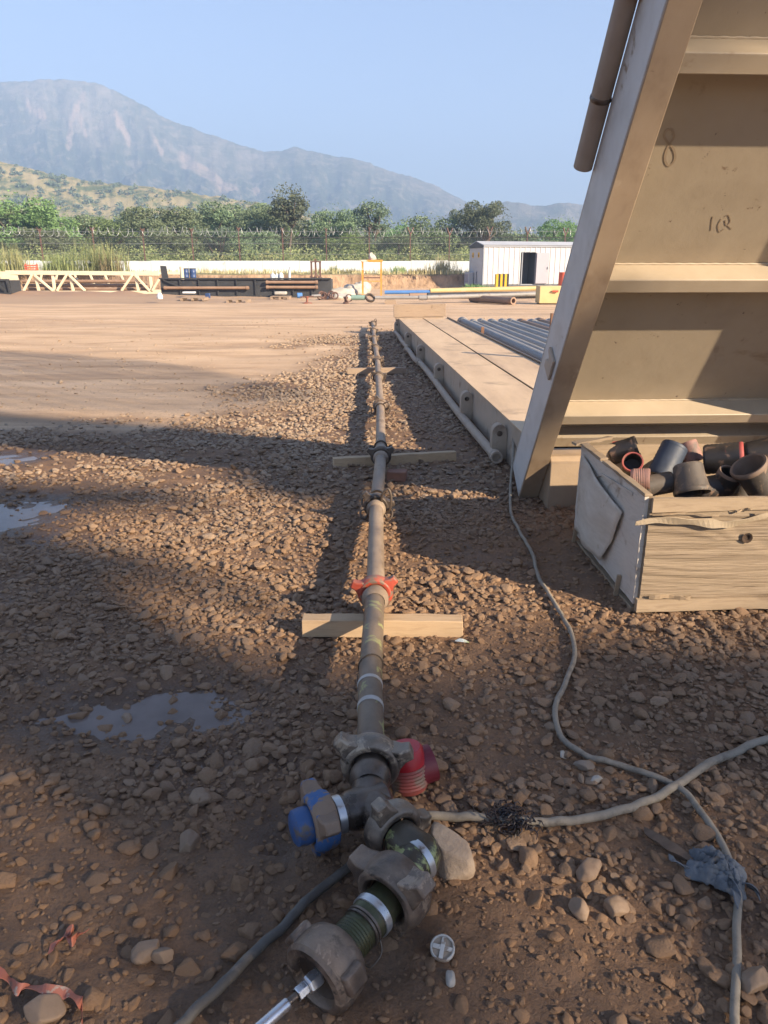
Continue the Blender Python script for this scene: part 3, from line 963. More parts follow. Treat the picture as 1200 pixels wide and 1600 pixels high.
CAPDARK = mat('cap_recess_mud', [(0.30, 0.23, 0.165), (0.40, 0.32, 0.24)], 30, (0.8, 0.9), 0, 0.3, 60)
WHITESTONE = mat('pale_pebble', [(0.36, 0.31, 0.25), (0.46, 0.41, 0.34)], 12, (0.6, 0.8), 0, 0.3, 40, spots=[((0.30, 0.23, 0.17), 14, 0.6, 0.1)])
TAPEM = mat('barrier_tape', [(0.40, 0.13, 0.075), (0.42, 0.14, 0.085), (0.42, 0.33, 0.25)], 13, (0.5, 0.7), 0, 0.1, 60, (1, 1, 1), pos=[0.3, 0.55, 0.58], spots=[((0.22, 0.14, 0.09), 20, 0.58, 0.1)])
GREYPIPE = mat('grey_drill_pipe', [(0.20, 0.19, 0.18), (0.28, 0.265, 0.25), (0.235, 0.222, 0.208)], 1.8, (0.5, 0.7), 0.0, 0.15, 40, (1, 0.3, 1), spots=[((0.20, 0.135, 0.09), 3.0, 0.58, 0.14)])
BROWNPIPE = mat('rusty_drill_pipe', [(0.17, 0.105, 0.07), (0.25, 0.165, 0.115), (0.21, 0.15, 0.11)], 1.8, (0.55, 0.75), 0.2, 0.2, 40, (1, 0.3, 1), spots=[((0.24, 0.23, 0.22), 3.0, 0.6, 0.12)])
RUST = mat('rust', [(0.14, 0.07, 0.04), (0.23, 0.12, 0.07), (0.19, 0.10, 0.06)], 6, (0.75, 0.9), 0.1, 0.3, 40)
WHITECAP = mat('white_end_cap', [(0.62, 0.62, 0.62), (0.72, 0.72, 0.71)], 9, (0.5, 0.6), 0, 0.05, 40)
CHALK = mat('brown_chalk_mark', [(0.235, 0.175, 0.115), (0.27, 0.205, 0.135)], 20, (0.8, 0.9), 0, 0)

# ------------------------------------------------------------------ drilling ramp
CWD = Vector((-0.0547, 0.9985, 0)).normalized()       # catwalk runs away from the camera
RGT = Vector((CWD.y, -CWD.x, 0))
TH = R(54.3)
UPS = (-math.cos(TH) * CWD + Vector((0, 0, math.sin(TH)))).normalized()   # up the ramp
NRM = (-math.sin(TH) * CWD - Vector((0, 0, math.cos(TH)))).normalized()   # out of its underside
RB = Vector((0.975, 5.10, 0.0))
def RP(x, s, n):
    return RB + RGT * x + UPS * s + NRM * n
def s_for(py, x, n):
    lo, hi = -0.5, 8
    for _ in range(50):
        s = (lo + hi) / 2
        p = RP(x, s, n) - Vector((0, 0, CAM_H))
        y = 800 - FPX * (p.y * SP + p.z * CP) / (p.y * CP - p.z * SP)
        if y > py: lo = s
        else: hi = s
    return s
RW, RD, RL = 1.93, 0.30, 7.6
rmp = empty('ramp', RB, 'steep cream steel ramp rising overhead from the end of the catwalk', 'ramp')
def rbox(x0, x1, s0, s1, n0, n1, sub=1):
    m = MB()
    vs = [RP(x, s, n) for x in (x0, x1) for s in (s0, s1) for n in (n0, n1)]
    return m.add(vs, [(0, 1, 3, 2), (4, 6, 7, 5), (0, 4, 5, 1), (2, 3, 7, 6), (0, 2, 6, 4), (1, 5, 7, 3)])
for side in (0, 1):
    xo = 0 if side == 0 else RW
    sg = 1 if side == 0 else -1
    st = rbox(min(xo, xo + sg * 0.02), max(xo, xo + sg * 0.02), 0.0, RL, -RD, -0.021).build('stringer', GREYPAINT, rmp, bevel=0.004)
    fl = rbox(min(xo, xo + sg * 0.135), max(xo, xo + sg * 0.135), 0.0, RL, -0.02, 0.0).build('flange', DIRTYFLANGE, st, bevel=0.004)
    rbox(min(xo, xo + sg * 0.09), max(xo, xo + sg * 0.09), 0.002, RL, -RD - 0.015, -RD - 0.001).build('back_flange', GREYPAINT, st, bevel=0.004)
rbox(0.022, RW - 0.022, s_for(676, 0.8, -0.26), RL, -0.275, -0.262).build('panel', CREAM, rmp)
RIBN = -0.122
for py, h in ((100, 0.088), (448, 0.086), (657, 0.082)):
    s = s_for(py, 0.35, RIBN)
    rbox(0.0215, RW - 0.0215, s - h / 2, s + h / 2, -0.2615, RIBN).build('rib', RIBM, rmp, bevel=0.006)
s = s_for(100, 0.35, RIBN) + 1.18
for k in range(3):
    rbox(0.0215, RW - 0.0215, s + k * 1.15 - 0.044, s + k * 1.15 + 0.044, -0.2615, RIBN).build('rib', RIBM, rmp, bevel=0.006)
# weld beads where ribs and stringers meet the panel
wb = MB()
for py, h in ((100, 0.088), (448, 0.086), (657, 0.082)):
    s = s_for(py, 0.35, RIBN)
    for sg in (-1, 1):
        wb.tube([RP(0.03 + (RW - 0.06) * t, s + sg * (h / 2 + 0.003) + 0.0012 * math.sin(t * 170), -0.2585) for t in np.linspace(0, 1, 120)], 0.006, 6)
for x in (0.0225, RW - 0.0225):
    wb.tube([RP(x, 0.4 + 6.5 * t, -0.2585 + 0.001 * math.sin(t * 300)) for t in np.linspace(0, 1, 200)], 0.006, 6)
wb.build('weld_bead', RIBM, rmp)
# guard pipe on the outer back edge of the left stringer
s0 = s_for(262, -0.06, -0.33)
gp = MB().cyl(RP(-0.045, s0, -0.335), RP(-0.045, RL, -0.335), 0.047, n=24)
gpo = gp.build('guard_pipe', mat('weathered_guard_pipe', [(0.20, 0.155, 0.115), (0.30, 0.24, 0.185), (0.36, 0.295, 0.23)], 2.4, (0.55, 0.75), 0.1, 0.2, 40, spots=[((0.07, 0.05, 0.04), 5, 0.66, 0.06)]), rmp)
MB().lathe([(0.0475, -0.012), (0.051, -0.006), (0.051, 0.006), (0.0475, 0.012)], RP(-0.045, s0 + 0.33, -0.335), UPS, 24).build('weld_ring', DARKSTEEL, gpo)
for k in range(4):
    rbox(-0.06, -0.001, s0 + 0.75 + k * 1.3, s0 + 0.83 + k * 1.3, -0.33, -0.27).build('pipe_bracket', GREYPAINT, rmp)
# hooked latch plate on the outer face
s1 = s_for(560, 0, -0.17)
lp = [RP(-0.018, s1 + a, b) for (a, b) in ((-0.075, -0.06), (0.075, -0.06), (0.075, -0.19), (0.045, -0.19), (0.03, -0.15), (-0.005, -0.15), (-0.02, -0.19), (-0.075, -0.19))]
MB().prism(lp, RGT * 0.016).build('latch_plate', SIDEPLATE, rmp, bevel=0.003)
# end plate and the brown hand-written figures on the panel
rbox(0.022, RW - 0.022, s_for(690, 0.8, -0.2), s_for(676, 0.8, -0.2), -0.274, -0.16).build('end_plate', CREAM, rmp, bevel=0.004)
def on_panel(px, py):
    d = ray(px, py)
    o = Vector((0, 0, CAM_H))
    p0 = RP(0, 0, -0.2605)
    t = (p0 - o).dot(NRM) / d.dot(NRM)
    return o + d * t
def scrawl(name, strokes, w):
    m = MB()
    for st in strokes:
        pts = spline([on_panel(*p) for p in st], 6)
        nr = [(pts[min(i + 1, len(pts) - 1)] - pts[max(i - 1, 0)]).cross(NRM) for i in range(len(pts))]
        m.ribbon(pts, nr, w, 0.0015)
    return m.build(name, CHALK, rmp, smooth=0)
scrawl('number_marking', [[(1050, 202), (1042, 203), (1038, 212), (1043, 222), (1052, 232), (1055, 246), (1050, 256), (1043, 258), (1039, 248), (1041, 236), (1047, 224), (1053, 213), (1050, 202)]], 0.011)
scrawl('faint_marking', [[(1114, 338), (1112, 348), (1111, 360)], [(1127, 342), (1122, 352), (1124, 362), (1131, 358)], [(1133, 338), (1138, 336), (1141, 346), (1135, 352), (1133, 344)], [(1137, 352), (1143, 358)]], 0.005)

# cross beam under the foot of the ramp
bb = MB()
y0 = 4.86
prof = [(0, 0.0), (0, 0.335), (0.04, 0.372), (0.26, 0.372), (0.26, 0.0)]
base = Vector((1.13, y0, 0))
poly = [base + CWD * a + Vector((0, 0, z)) for a, z in prof]
bb.prism(poly, RGT * 1.6)
SHADEBEAM = mat('mud_grey_beam', [(0.26, 0.19, 0.125), (0.36, 0.265, 0.175)], 3, (0.6, 0.8), 0, 0.3, 40, dust=((0.42, 0.30, 0.19), 0.7))
tag(bb.build('base_beam', SHADEBEAM, bevel=0.008), 'muddy steel cross beam under the foot of the ramp, behind the crate', 'beam')

# ------------------------------------------------------------------ catwalk
CW0 = Vector((0.345, 18.4, 0))                  # far left corner
def CW(x, l, z):                                # x to the right, l towards the camera
    return CW0 + RGT * x - CWD * l + Vector((0, 0, z))
CWH, CWL = 0.40, 13.2
cw = empty('catwalk', CW0, 'long low steel catwalk with two dusty tan deck plates', 'catwalk')
def cbox(x0, x1, l0, l1, z0, z1):
    m = MB()
    vs = [CW(x, l, z) for x in (x0, x1) for l in (l0, l1) for z in (z0, z1)]
    return m.add(vs, [(0, 1, 3, 2), (4, 6, 7, 5), (0, 4, 5, 1), (2, 3, 7, 6), (0, 2, 6, 4), (1, 5, 7, 3)])
for x0, x1 in ((0.0, 0.575), (0.605, 1.18)):
    cbox(x0, x1, 0, CWL, CWH - 0.012, CWH).build('deck_plate', DECK, cw, bevel=0.003)
cbox(0.5765, 0.6035, 0.01, CWL - 0.01, CWH - 0.05, CWH - 0.028).build('slot_channel', DARKSTEEL, cw)
for x0 in (0.012, 1.156):
    cbox(x0, x0 + 0.012, 0.004, CWL - 0.004, 0.03, CWH - 0.0125).build('side_beam', SIDEPLATE, cw, bevel=0.003)
cbox(0.03, 1.15, 0.006, 0.02, 0.03, CWH - 0.013).build('end_plate', SIDEPLATE, cw)
cbox(1.1815, 1.198, 0.01, CWL, CWH - 0.06, CWH + 0.03).build('edge_rail', DARKSTEEL, cw)
for x0 in (0.06, 1.02):
    cbox(x0, x0 + 0.1, 0.02, CWL, 0.0, 0.029).build('skid', DARKSTEEL, cw)
# round-headed lifting lugs along the left side
for l in (0.25, 3.3, 5.75, 8.2, 10.55, 12.25):
    lug = [(0.0, 0.05), (-0.11, 0.05), (-0.125, 0.16)] + [(-0.065 + 0.062 * math.cos(t), 0.27 + 0.075 * math.sin(t)) for t in np.linspace(math.pi, 0.05, 9)] + [(0.0, 0.33)]
    m = MB().prism([CW(a + 0.0105, l, z) for a, z in lug], -CWD * 0.10)
    lg = m.build('lifting_lug', SIDEPLATE, cw, bevel=0.006)
    MB().cyl(CW(-0.055, l + 0.1005, 0.27), CW(-0.055, l + 0.106, 0.27), 0.024, n=16).build('lug_hole', DARKSTEEL, lg)
# conduit hung beside the lugs, in three lengths
CONDUIT = mat('dusty_conduit', [(0.30, 0.235, 0.175), (0.40, 0.325, 0.25), (0.34, 0.28, 0.22)], 3, (0.6, 0.8), 0, 0.2, 50, dust=((0.42, 0.30, 0.20), 0.5))
for seg, xs_ in (((0.4, 3.9), (-0.10, -0.09)), ((4.1, 6.2), (-0.14, -0.11)), ((6.0, 12.45), (-0.10, -0.10))):
    pts = [CW(xs_[0] + (xs_[1] - xs_[0]) * t, seg[0] + (seg[1] - seg[0]) * t, 0.10 + 0.015 * math.sin(t * 7) - (0.01 * t)) for t in np.linspace(0, 1, 14)]
    c = MB().tube(pts, 0.042, 14).build('conduit', CONDUIT, cw)
    for t, rr in ((0.985, 0.05), (0.02, 0.05)):
        p = pts[0] if t < 0.5 else pts[-1]
        d = -CWD if t > 0.5 else CWD
        prof = [(0.034, 0.012), (0.034, 0.05), (0.050, 0.05), (0.050, 0.012)] if t > 0.5 else [(0.042, -0.03), (rr, -0.02), (rr, 0.03), (0.042, 0.04)]
        MB().lathe([(0.043, -0.06), (0.052, -0.055), (0.052, -0.02), (0.047, -0.015), (0.047, 0.0), (0.052, 0.005), (0.052, 0.045), (0.036, 0.045), (0.034, -0.02), (0.001, -0.02)], p, d, 18).build('collar', CONDUIT, c)

# timber standing across the far end of the catwalk
p0, p1 = CW(-0.10, -0.12, 0.30), CW(1.16, -0.12, 0.31)
t_ = MB().beam(p0 + Vector((0, 0, 0.26)), p1 + Vector((0, 0, 0.27)), 0.12, 0.30, seg=6, jit=0.006)
tag(t_.build('timber_block', WOODOLD, bevel=0.006), 'squared timber baulk across the far end of the catwalk', 'timber')
MBb = MB().beam(p0 + Vector((0.05, 0.0, -0.09)), p1 + Vector((-0.05, 0, -0.09)), 0.16, 0.40)
tag(MBb.build('timber_block', WOODOLD, bevel=0.006), 'dark timber sleeper under the baulk at the catwalk end', 'timber')

# ------------------------------------------------------------------ drill pipes on the rack beside the catwalk
rack = empty('pipe_rack', CW(1.5, 0.8, 0), 'low rusty rack carrying the drill pipes beside the catwalk', 'rack')
for l in (1.6, 6.2, 10.5):
    MB().beam(CW(1.33, l, 0.14), CW(4.6, l, 0.14), 0.12, 0.24).build('cross_beam', RUST, rack)
for (x, l, h, w) in ((1.30, 4.1, 0.50, 0.05), (1.46, 8.35, 1.0, 0.075)):
    MB().beam(CW(x, l, 0.0), CW(x, l, h), w, w * 1.2, seg=4, jit=0.003).build('stop_post', RUST, rack, bevel=0.004)
words = ['first', 'second', 'third', 'fourth', 'fifth', 'sixth', 'seventh', 'eighth', 'ninth', 'tenth', 'eleventh', 'twelfth', 'thirteenth', 'fourteenth']
for i in range(13):
    x = 1.46 + i * 0.232
    r = 0.092 if i == 0 else (0.072 if i % 4 else 0.078)
    z = 0.262 + r
    rt = empty('drill_pipe', CW(x, 0.5, z), '%s drill pipe lying on the rack, the %s from the catwalk' % ('thick grey' if i == 0 else ('rusty brown' if i in (6, 8, 10, 11) else 'grey'), words[i]), 'pipe', 'drill pipes on the rack')
    l0 = 0.55 + 0.12 * math.sin(i * 2.1)
    pm = BROWNPIPE if i in (6, 8, 10, 11) else GREYPIPE
    MB().cyl(CW(x, l0, z), CW(x, l0 + 9.3, z), r, n=24).build('body', pm, rt)
    MB().cyl(CW(x, l0 + 0.0, z), CW(x, l0 + 0.35, z), r + 0.016, n=24).build('tool_joint', pm, rt, bevel=0.01)
    MB().cyl(CW(x, l0 - 0.16, z), CW(x, l0 - 0.002, z), r - 0.005, n=20).build('end_cap', WHITECAP if i else GREYPIPE, rt, bevel=0.01)

# ------------------------------------------------------------------ flow line with hammer unions
PZ = 0.135
fl = empty('flow_line', (0, 2, 0), 'long muddy steel flow line joined by winged hammer unions', 'pipeline')

def nut(parent, c, ax, roll, m, sc=1.0, lugm=None, ln=0.058, width=0.064):
    a, s, u = frame(ax)
    w = width / 2 * sc
    ri, ro = 0.053 * sc, 0.083 * sc
    prof = [(ri, -w * 0.7), (ri * 1.08, -w), (ro * 0.92, -w), (ro, -w * 0.6), (ro * 1.02, 0.1 * w), (ro * 0.97, w * 0.7), (ro * 0.86, w), (ri * 1.1, w), (ri, w * 0.8)]
    n_ = MB().lathe(prof, c, ax, 36, closed=True).build('wing_nut', m, parent, smooth=32, bevel=0.0025)
    for k in range(3):
        t = roll + k * 2 * math.pi / 3
        d = s * math.cos(t) + u * math.sin(t)
        e = s * -math.sin(t) + u * math.cos(t)
        mb = MB()
        lo, hi = ro * 0.84, ro + ln * 0.66 * sc
        vs = []
        for (rr, hw, ht) in ((lo, 0.036 * sc, w * 0.86), (lo + (hi - lo) * 0.5, 0.020 * sc, w * 0.74), (hi, 0.0175 * sc, w * 0.62)):
            for (x, y) in ((-1, -1), (1, -1), (1, 1), (-1, 1)):
                vs.append(Vector(c) + d * rr + e * x * hw + a * y * ht)
        fs = [(3, 2, 1, 0), (8, 9, 10, 11)]
        for i in range(2):
            for q in range(4):
                b = i * 4
                fs.append((b + q, b + (q + 1) % 4, b + 4 + (q + 1) % 4, b + 4 + q))
        mb.add(vs, fs)
        mb.build('lug', lugm or m, n_, bevel=0.0055 * sc, seg=2)
    return n_

def PL(d, z=PZ, off=0.0):           # the axis of the long run at distance d
    x = np.interp(d, [1.7, 1.95, 2.4, 3.2, 4.55, 5.8, 8.1, 12.2, 16, 20.6], [-0.048, -0.040, -0.052, -0.040, -0.050, -0.025, -0.040, -0.105, -0.21, -0.30])
    zz = np.interp(d, [1.7, 2.4, 3.05, 4.5, 5.95, 8, 12, 20], [z, z + 0.01, z + 0.012, z - 0.01, z + 0.01, z, z, z])
    return Vector((float(x) + off, d, float(zz)))
joints = [(1.93, NUT, 0.45), (3.17, NUTRED, 0.15), (4.55, NUTDARK, 0.6), (5.80, NUTDARK, 0.2), (8.1, NUTRUST, 0.9), (10.3, NUTDARK, 0.4), (12.2, NUTRUST, 0.2), (14.05, NUTDARK, 0.7), (15.96, NUTRUST, 0.3), (17.9, NUTDARK, 0.5), (20.2, NUTDARK, 0.1)]
for i, (d, m, roll) in enumerate(joints):
    ax = (PL(d + 0.1) - PL(d - 0.1)).normalized()
    c = PL(d)
    sc = 1.12 if i == 0 else 1.0
    n_ = nut(fl, c, -ax, roll + 0.25, m, sc)
    MB().lathe([(0.0455, -0.10), (0.054, -0.09), (0.0545, -0.02), (0.050, 0.055), (0.062, 0.06), (0.062, 0.085), (0.046, 0.11)], c, -ax, 28).build('union_sub', PIPE if i else DARKSTEEL, fl)
    if i + 1 < len(joints):
        d2 = joints[i + 1][0]
        pts = [PL(t) for t in np.linspace(d + 0.02, d2 - 0.02, 10)]
        MB().tube(pts, 0.0445, 24).build('pipe_joint', PIPEGREEN if i == 0 else PIPE, fl)
# bands round the near joint
for d, m, w in ((2.22, WHITEBAND, 0.022), (2.36, WHITEBAND, 0.018)):
    ax = (PL(d + 0.1) - PL(d - 0.1)).normalized()
    MB().lathe([(0.0448, -w / 2), (0.0468, -w / 2), (0.0468, w / 2), (0.0448, w / 2)], PL(d), ax, 28).build('tape_band', m, fl)
wire = [PL(2.50) + Vector((0.0475 * math.cos(t), 0.012 * math.sin(t + 1), 0.0475 * math.sin(t))) for t in np.linspace(-0.4, 3.6, 24)] + [PL(2.49) + Vector((-0.052, 0.0, -0.03)), PL(2.47) + Vector((-0.05, -0.01, -0.06))]
MB().tube(wire, 0.0028, 6).build('wire_tie', DARKSTEEL, fl)
# safety clamps with looped hooks near the unions
def clamp(d, tall=0.0):
    ax = (PL(d + 0.1) - PL(d - 0.1)).normalized()
    c = PL(d)
    m = MB().lathe([(0.046, -0.012), (0.058, -0.012), (0.058, 0.012), (0.046, 0.012)], c, ax, 24, closed=True)
    o = m.build('safety_clamp', NUTDARK, fl)
    for sg in (-1, 1):
        pts = [c + Vector((sg * 0.055, 0, -0.01)), c + Vector((sg * 0.085, 0.0, 0.005)), c + Vector((sg * 0.10, -0.01, -0.015)), c + Vector((sg * 0.095, -0.03, -0.045)), c + Vector((sg * 0.07, -0.03, -0.055)), c + Vector((sg * 0.055, -0.015, -0.03))]
        MB().tube(spline(pts, 4), 0.0075, 8).build('hook', NUTDARK, o)
    if tall:
        pts = [c + Vector((0.03, 0, 0.045)), c + Vector((0.04, -0.01, tall * 0.75)), c + Vector((0.075, -0.015, tall)), c + Vector((0.095, -0.02, tall * 0.6)), c + Vector((0.085, -0.02, 0.0)), c + Vector((0.06, -0.01, -0.02))]
        MB().tube(spline(pts, 5), 0.008, 8).build('bail', NUTDARK, o)
for d, t in ((4.48, 0.14), (4.72, 0.0), (6.12, 0.0), (7.95, 0.07), (10.5, 0.0), (12.0, 0.06), (14.3, 0.0), (16.2, 0.0), (20.35, 0.12)):
    clamp(d, t)

# tee, elbow and end fittings at the near end of the line
TZ = 0.115
def F(px, py, z=TZ):
    return G(px, py, z)
tee = F(577, 1257)
u1 = PL(1.93)
lb = (F(497, 1283) - F(577, 1257)); lb.z = 0; lb.normalize()
ld = (F(612, 1294) - F(577, 1257)); ld.z = 0; ld.normalize()
MB().tube([u1 + Vector((0, 0.03, 0)), u1.lerp(tee, 0.35), u1.lerp(tee, 0.7), tee], [0.050, 0.052, 0.055, 0.056], 28).build('tee_neck', DARKSTEEL, fl)
tb = MB()
tb.tube([tee - lb * 0.066, tee - lb * 0.05, tee, tee + lb * 0.06, tee + lb * 0.075], [0.03, 0.054, 0.058, 0.056, 0.050], 28)
tb.tube([tee, tee + ld * 0.05, tee + ld * 0.09], [0.056, 0.055, 0.052], 28)
tb.build('tee', DARKSTEEL, fl)
# left branch: band, blue flaked nut, blue cap
MB().tube([tee + lb * 0.06, tee + lb * 0.13], 0.049, 28).build('branch_stub', DARKSTEEL, fl)
MB().lathe([(0.0495, -0.011), (0.0535, -0.011), (0.0535, 0.011), (0.0495, 0.011)], tee + lb * 0.098, lb, 28).build('clamp_band', BAND, fl)
MB().lathe([(0.0495, -0.004), (0.0525, -0.003), (0.0525, 0.003), (0.0495, 0.004)], tee + lb * 0.058, lb, 28).build('wire_tie', DARKSTEEL, fl)
nut(fl, tee + lb * 0.152, lb, 0.55, NUTBLUE, 0.98, width=0.07)
MB().lathe([(0.050, 0.0), (0.052, 0.022), (0.049, 0.045), (0.040, 0.052), (0.0, 0.054)], tee + lb * 0.182, lb, 30).build('blind_cap', BLUE, fl)
# run to the right: nut, flaked elbow
n2 = tee + ld * 0.122
nut(fl, n2, ld, 1.15, NUT, 1.0)
e0 = n2 + ld * 0.03
el = F(655, 1336, 0.108)
e1 = F(628, 1378, 0.105)
e2 = F(567, 1447, 0.095)
e3 = F(503, 1503, 0.09)
od = (e2 - e1).normalized()
elb = spline([e0, e0 + ld * 0.045, el + (ld + od * 0.3) * 0.004, el + od * 0.045, e1], 6)
k = len(elb)
MB().tube(elb, [0.050 + 0.006 * math.sin(math.pi * i / (k - 1)) for i in range(k)], 28).build('elbow', LIMEFLAKE, fl)
ed = (elb[15] - elb[13]).normalized()
MB().lathe([(0.0545, -0.010), (0.0585, -0.010), (0.0585, 0.010), (0.0545, 0.010)], elb[14], ed, 28).build('clamp_band', BAND, fl)
# big brown nut, greasy olive sub, rounded end nut
c3 = e1 + od * 0.035
nut(fl, c3, od, 0.35, NUTRUST, 1.13, width=0.078)
MB().lathe([(0.046, 0.0), (0.047, 0.05), (0.0505, 0.055), (0.0505, 0.11), (0.047, 0.115)] + [(0.0465 + (0.0022 if i % 2 else 0), 0.142 + 0.0042 * i) for i in range(14)] + [(0.047, 0.21)], c3, od, 30).build('sub', OLIVE, fl)
MB().lathe([(0.0515, -0.011), (0.0545, -0.010), (0.0545, 0.010), (0.0515, 0.011)], c3 + od * 0.085, od, 28).build('clamp_band', BAND, fl)
for q in (0.118, 0.128):
    MB().lathe([(0.047, -0.004), (0.0515, -0.003), (0.0515, 0.003), (0.047, 0.004)], c3 + od * q, od, 28).build('wire_tie', DARKSTEEL, fl)
wt = c3 + od * 0.123
MB().tube(spline([wt + Vector((0.04, -0.01, -0.02)), wt + Vector((0.045, -0.03, -0.05)), wt + Vector((0.02, -0.05, -0.07)), wt + Vector((0.0, -0.04, -0.07))], 5), 0.002, 6).build('wire_end', DARKSTEEL, fl)
c4 = c3 + od * 0.256
ec = MB().lathe([(0.050, -0.062), (0.066, -0.060), (0.082, -0.046), (0.090, -0.028), (0.093, 0.010), (0.090, 0.032), (0.082, 0.042), (0.066, 0.044), (0.060, 0.036), (0.058, 0.020)], c4, od, 40).build('end_collar', NUTRUST, fl, smooth=30)
for t_ in (0.55, 2.75, 4.6):
    a_, s_, u_ = frame(od)
    d_ = s_ * math.cos(t_) + u_ * math.sin(t_)
    MB().beam(c4 + d_ * 0.078, c4 + d_ * 0.106, 0.052, 0.058, up=od).build('lug', NUTRUST, ec, bevel=0.008, seg=2)
MB().lathe([(0.0585, 0.024), (0.045, 0.016), (0.025, 0.018), (0.0, 0.018)], c4, od, 30).build('end_plug', NUTDARK, fl)
hd = (F(417, 1580, 0.085) - F(463, 1540, 0.088)).normalized()
h0 = c4 + od * 0.022
MB().lathe([(0.0195, 0.0), (0.0215, 0.004), (0.0215, 0.030), (0.0195, 0.034), (0.015, 0.036)], h0, hd, 6).build('hex_nut', CHROME, fl, smooth=0, bevel=0.0015)
MB().lathe([(0.014, 0.036), (0.0165, 0.040), (0.0165, 0.062), (0.014, 0.064)], h0, hd, 6).build('hex_nut', CHROME, fl, smooth=0, bevel=0.0015)
MB().cyl(h0 + hd * 0.03, h0 + hd * 0.10, 0.0085, n=14).build('threaded_stem', DARKSTEEL, fl)
MB().lathe([(0.012, 0.0), (0.0135, 0.004), (0.0135, 0.10), (0.0, 0.101)], h0 + hd * 0.088, hd, 18).build('gauge_tube', CHROME, fl)

# ------------------------------------------------------------------ timbers, brick
def timber(a, b, w, h, m, label, seg=10, jit=0.002, z0=0.0):
    a, b = Vector(a), Vector(b)
    mid = (a + b) / 2
    mb = MB().beam(a + Vector((0, 0, h / 2)), b + Vector((0, 0, h / 2)), w, h, seg=seg, jit=jit)
    # local x runs along the timber so the grain follows it
    o = mb.build('timber', m, origin=mid, bevel=0.003)
    return tag(o, label, 'timber', 'timbers under the flow line')
g1 = GH(473, 990); g2 = GH(722, 991)
timber((g1.x, 3.03, 0.005), (g2.x, 3.02, 0.005), 0.075, 0.085, WOODNEW, 'fresh tan timber under the flow line just below the red union')
g1 = GH(521, 728); g2 = GH(713, 724)
timber((g1.x, 5.93, 0.0), (g2.x, 6.13, 0.01), 0.06, 0.095, WOODNEW, 'longest greyish timber under the flow line, near the small brick')
g1 = GH(556, 572); g2 = GH(632, 572)
timber((g1.x - 0.1, 11.6, 0.0), (g2.x, 11.7, 0.0), 0.08, 0.09, WOODOLD, 'small far timber under the flow line, more than half way along')
g = GH(620, 750)
bk = MB().beam(g + Vector((-0.075, 0.02, 0.035)), g + Vector((0.075, 0.0, 0.035)), 0.105, 0.075, seg=4, jit=0.003)
tag(bk.build('brick', BRICKM, bevel=0.006), 'small reddish brick lying right of the flow line by the long timber', 'brick')

# ------------------------------------------------------------------ crate
CR = Vector((1.207, 3.20, 0.032))
cx = Vector((0.9985, 0.055, 0)).normalized()
cy = Vector((-0.040, 0.9992, 0)).normalized()
def C3(x, y, z):
    return CR + cx * x + cy * y + Vector((0, 0, z))
def crbox(x0, x1, y0, y1, z0, z1):
    m = MB()
    vs = [C3(x, y, z) for x in (x0, x1) for y in (y0, y1) for z in (z0, z1)]
    return m.add(vs, [(0, 1, 3, 2), (4, 6, 7, 5), (0, 4, 5, 1), (2, 3, 7, 6), (0, 2, 6, 4), (1, 5, 7, 3)])
CW_, CD_, CH_ = 1.30, 1.03, 0.56
crate = empty('crate', CR, 'battered open wooden crate full of pipe thread protectors', 'crate')
def board(name, x0, x1, y0, y1, z0, z1, m, nx, nz, amp, along='x', parent=crate, jag=0.0, fine=False):
    """a slab with a gently warped outer face"""
    mb = MB()
    th = (y1 - y0) if along == 'x' else (x1 - x0)
    vs, fs = [], []
    for side in (0, 1):
        for j in range(nz + 1):
            for i in range(nx + 1):
                u, w = i / nx, j / nz
                z = z0 + (z1 - z0) * w
                wob = amp * (fbm(np.array([u * 3.0]), np.array([w * 7.0]), 3 if along == 'x' else 5, 3)[0]) if side == 0 else 0
                if fine and side == 0:
                    kd = math.exp(-(((u - 0.37) / 0.10) ** 2 + ((w - 0.66) / 0.16) ** 2))
                    wob = wob * 0.4 + 0.0065 * (fbm(np.array([u * 1.6]), np.array([w * 26.0 + 2.2 * math.sin(u * 4.0) + 4.0 * kd * (1 if w > 0.66 else -1)]), 21, 3)[0])
                e = jag * (fbm(np.array([u * 14.0]), np.array([w * 0.0 + j]), 8, 3)[0]) if j in (0, nz) else 0
                if along == 'x':
                    vs.append(C3(x0 + (x1 - x0) * u, y0 + wob if side == 0 else y1, z + e))
                else:
                    vs.append(C3(x0 + wob if side == 0 else x1, y0 + (y1 - y0) * u, z + e))
    n1 = (nx + 1) * (nz + 1)
    for side in (0, 1):
        for j in range(nz):
            for i in range(nx):
                a = side * n1 + j * (nx + 1) + i
                fs.append((a, a + 1, a + nx + 2, a + nx + 1))
    per = [i for i in range(nx + 1)] + [(j + 1) * (nx + 1) - 1 for j in range(1, nz + 1)] + [nz * (nx + 1) + i for i in range(nx - 1, -1, -1)] + [j * (nx + 1) for j in range(nz - 1, 0, -1)]
    for q in range(len(per)):
        a, b = per[q], per[(q + 1) % len(per)]
        fs.append((a, b, b + n1, a + n1))
    return mb.add(vs, fs).build(name, m, parent, smooth=35)
fp = board('front_panel', 0.012, CW_, 0.012, 0.030, 0.062, CH_ - 0.062, CRATEFRONT, 60, 84, 0.0075, fine=True)
board('top_batten', 0.018, CW_, 0.002, 0.024, CH_ - 0.060, CH_ + 0.002, CRATEWOOD, 24, 3, 0.003, jag=0.004)
board('bottom_batten', -0.004, CW_, -0.004, 0.026, 0.0, 0.060, CRATEWOOD, 24, 3, 0.003, jag=0.003)
board('side_panel', -0.012, 0.008, 0.031, CD_, 0.03, CH_ + 0.01, CRATEGREY, 20, 20, 0.006, along='y', jag=0.004)
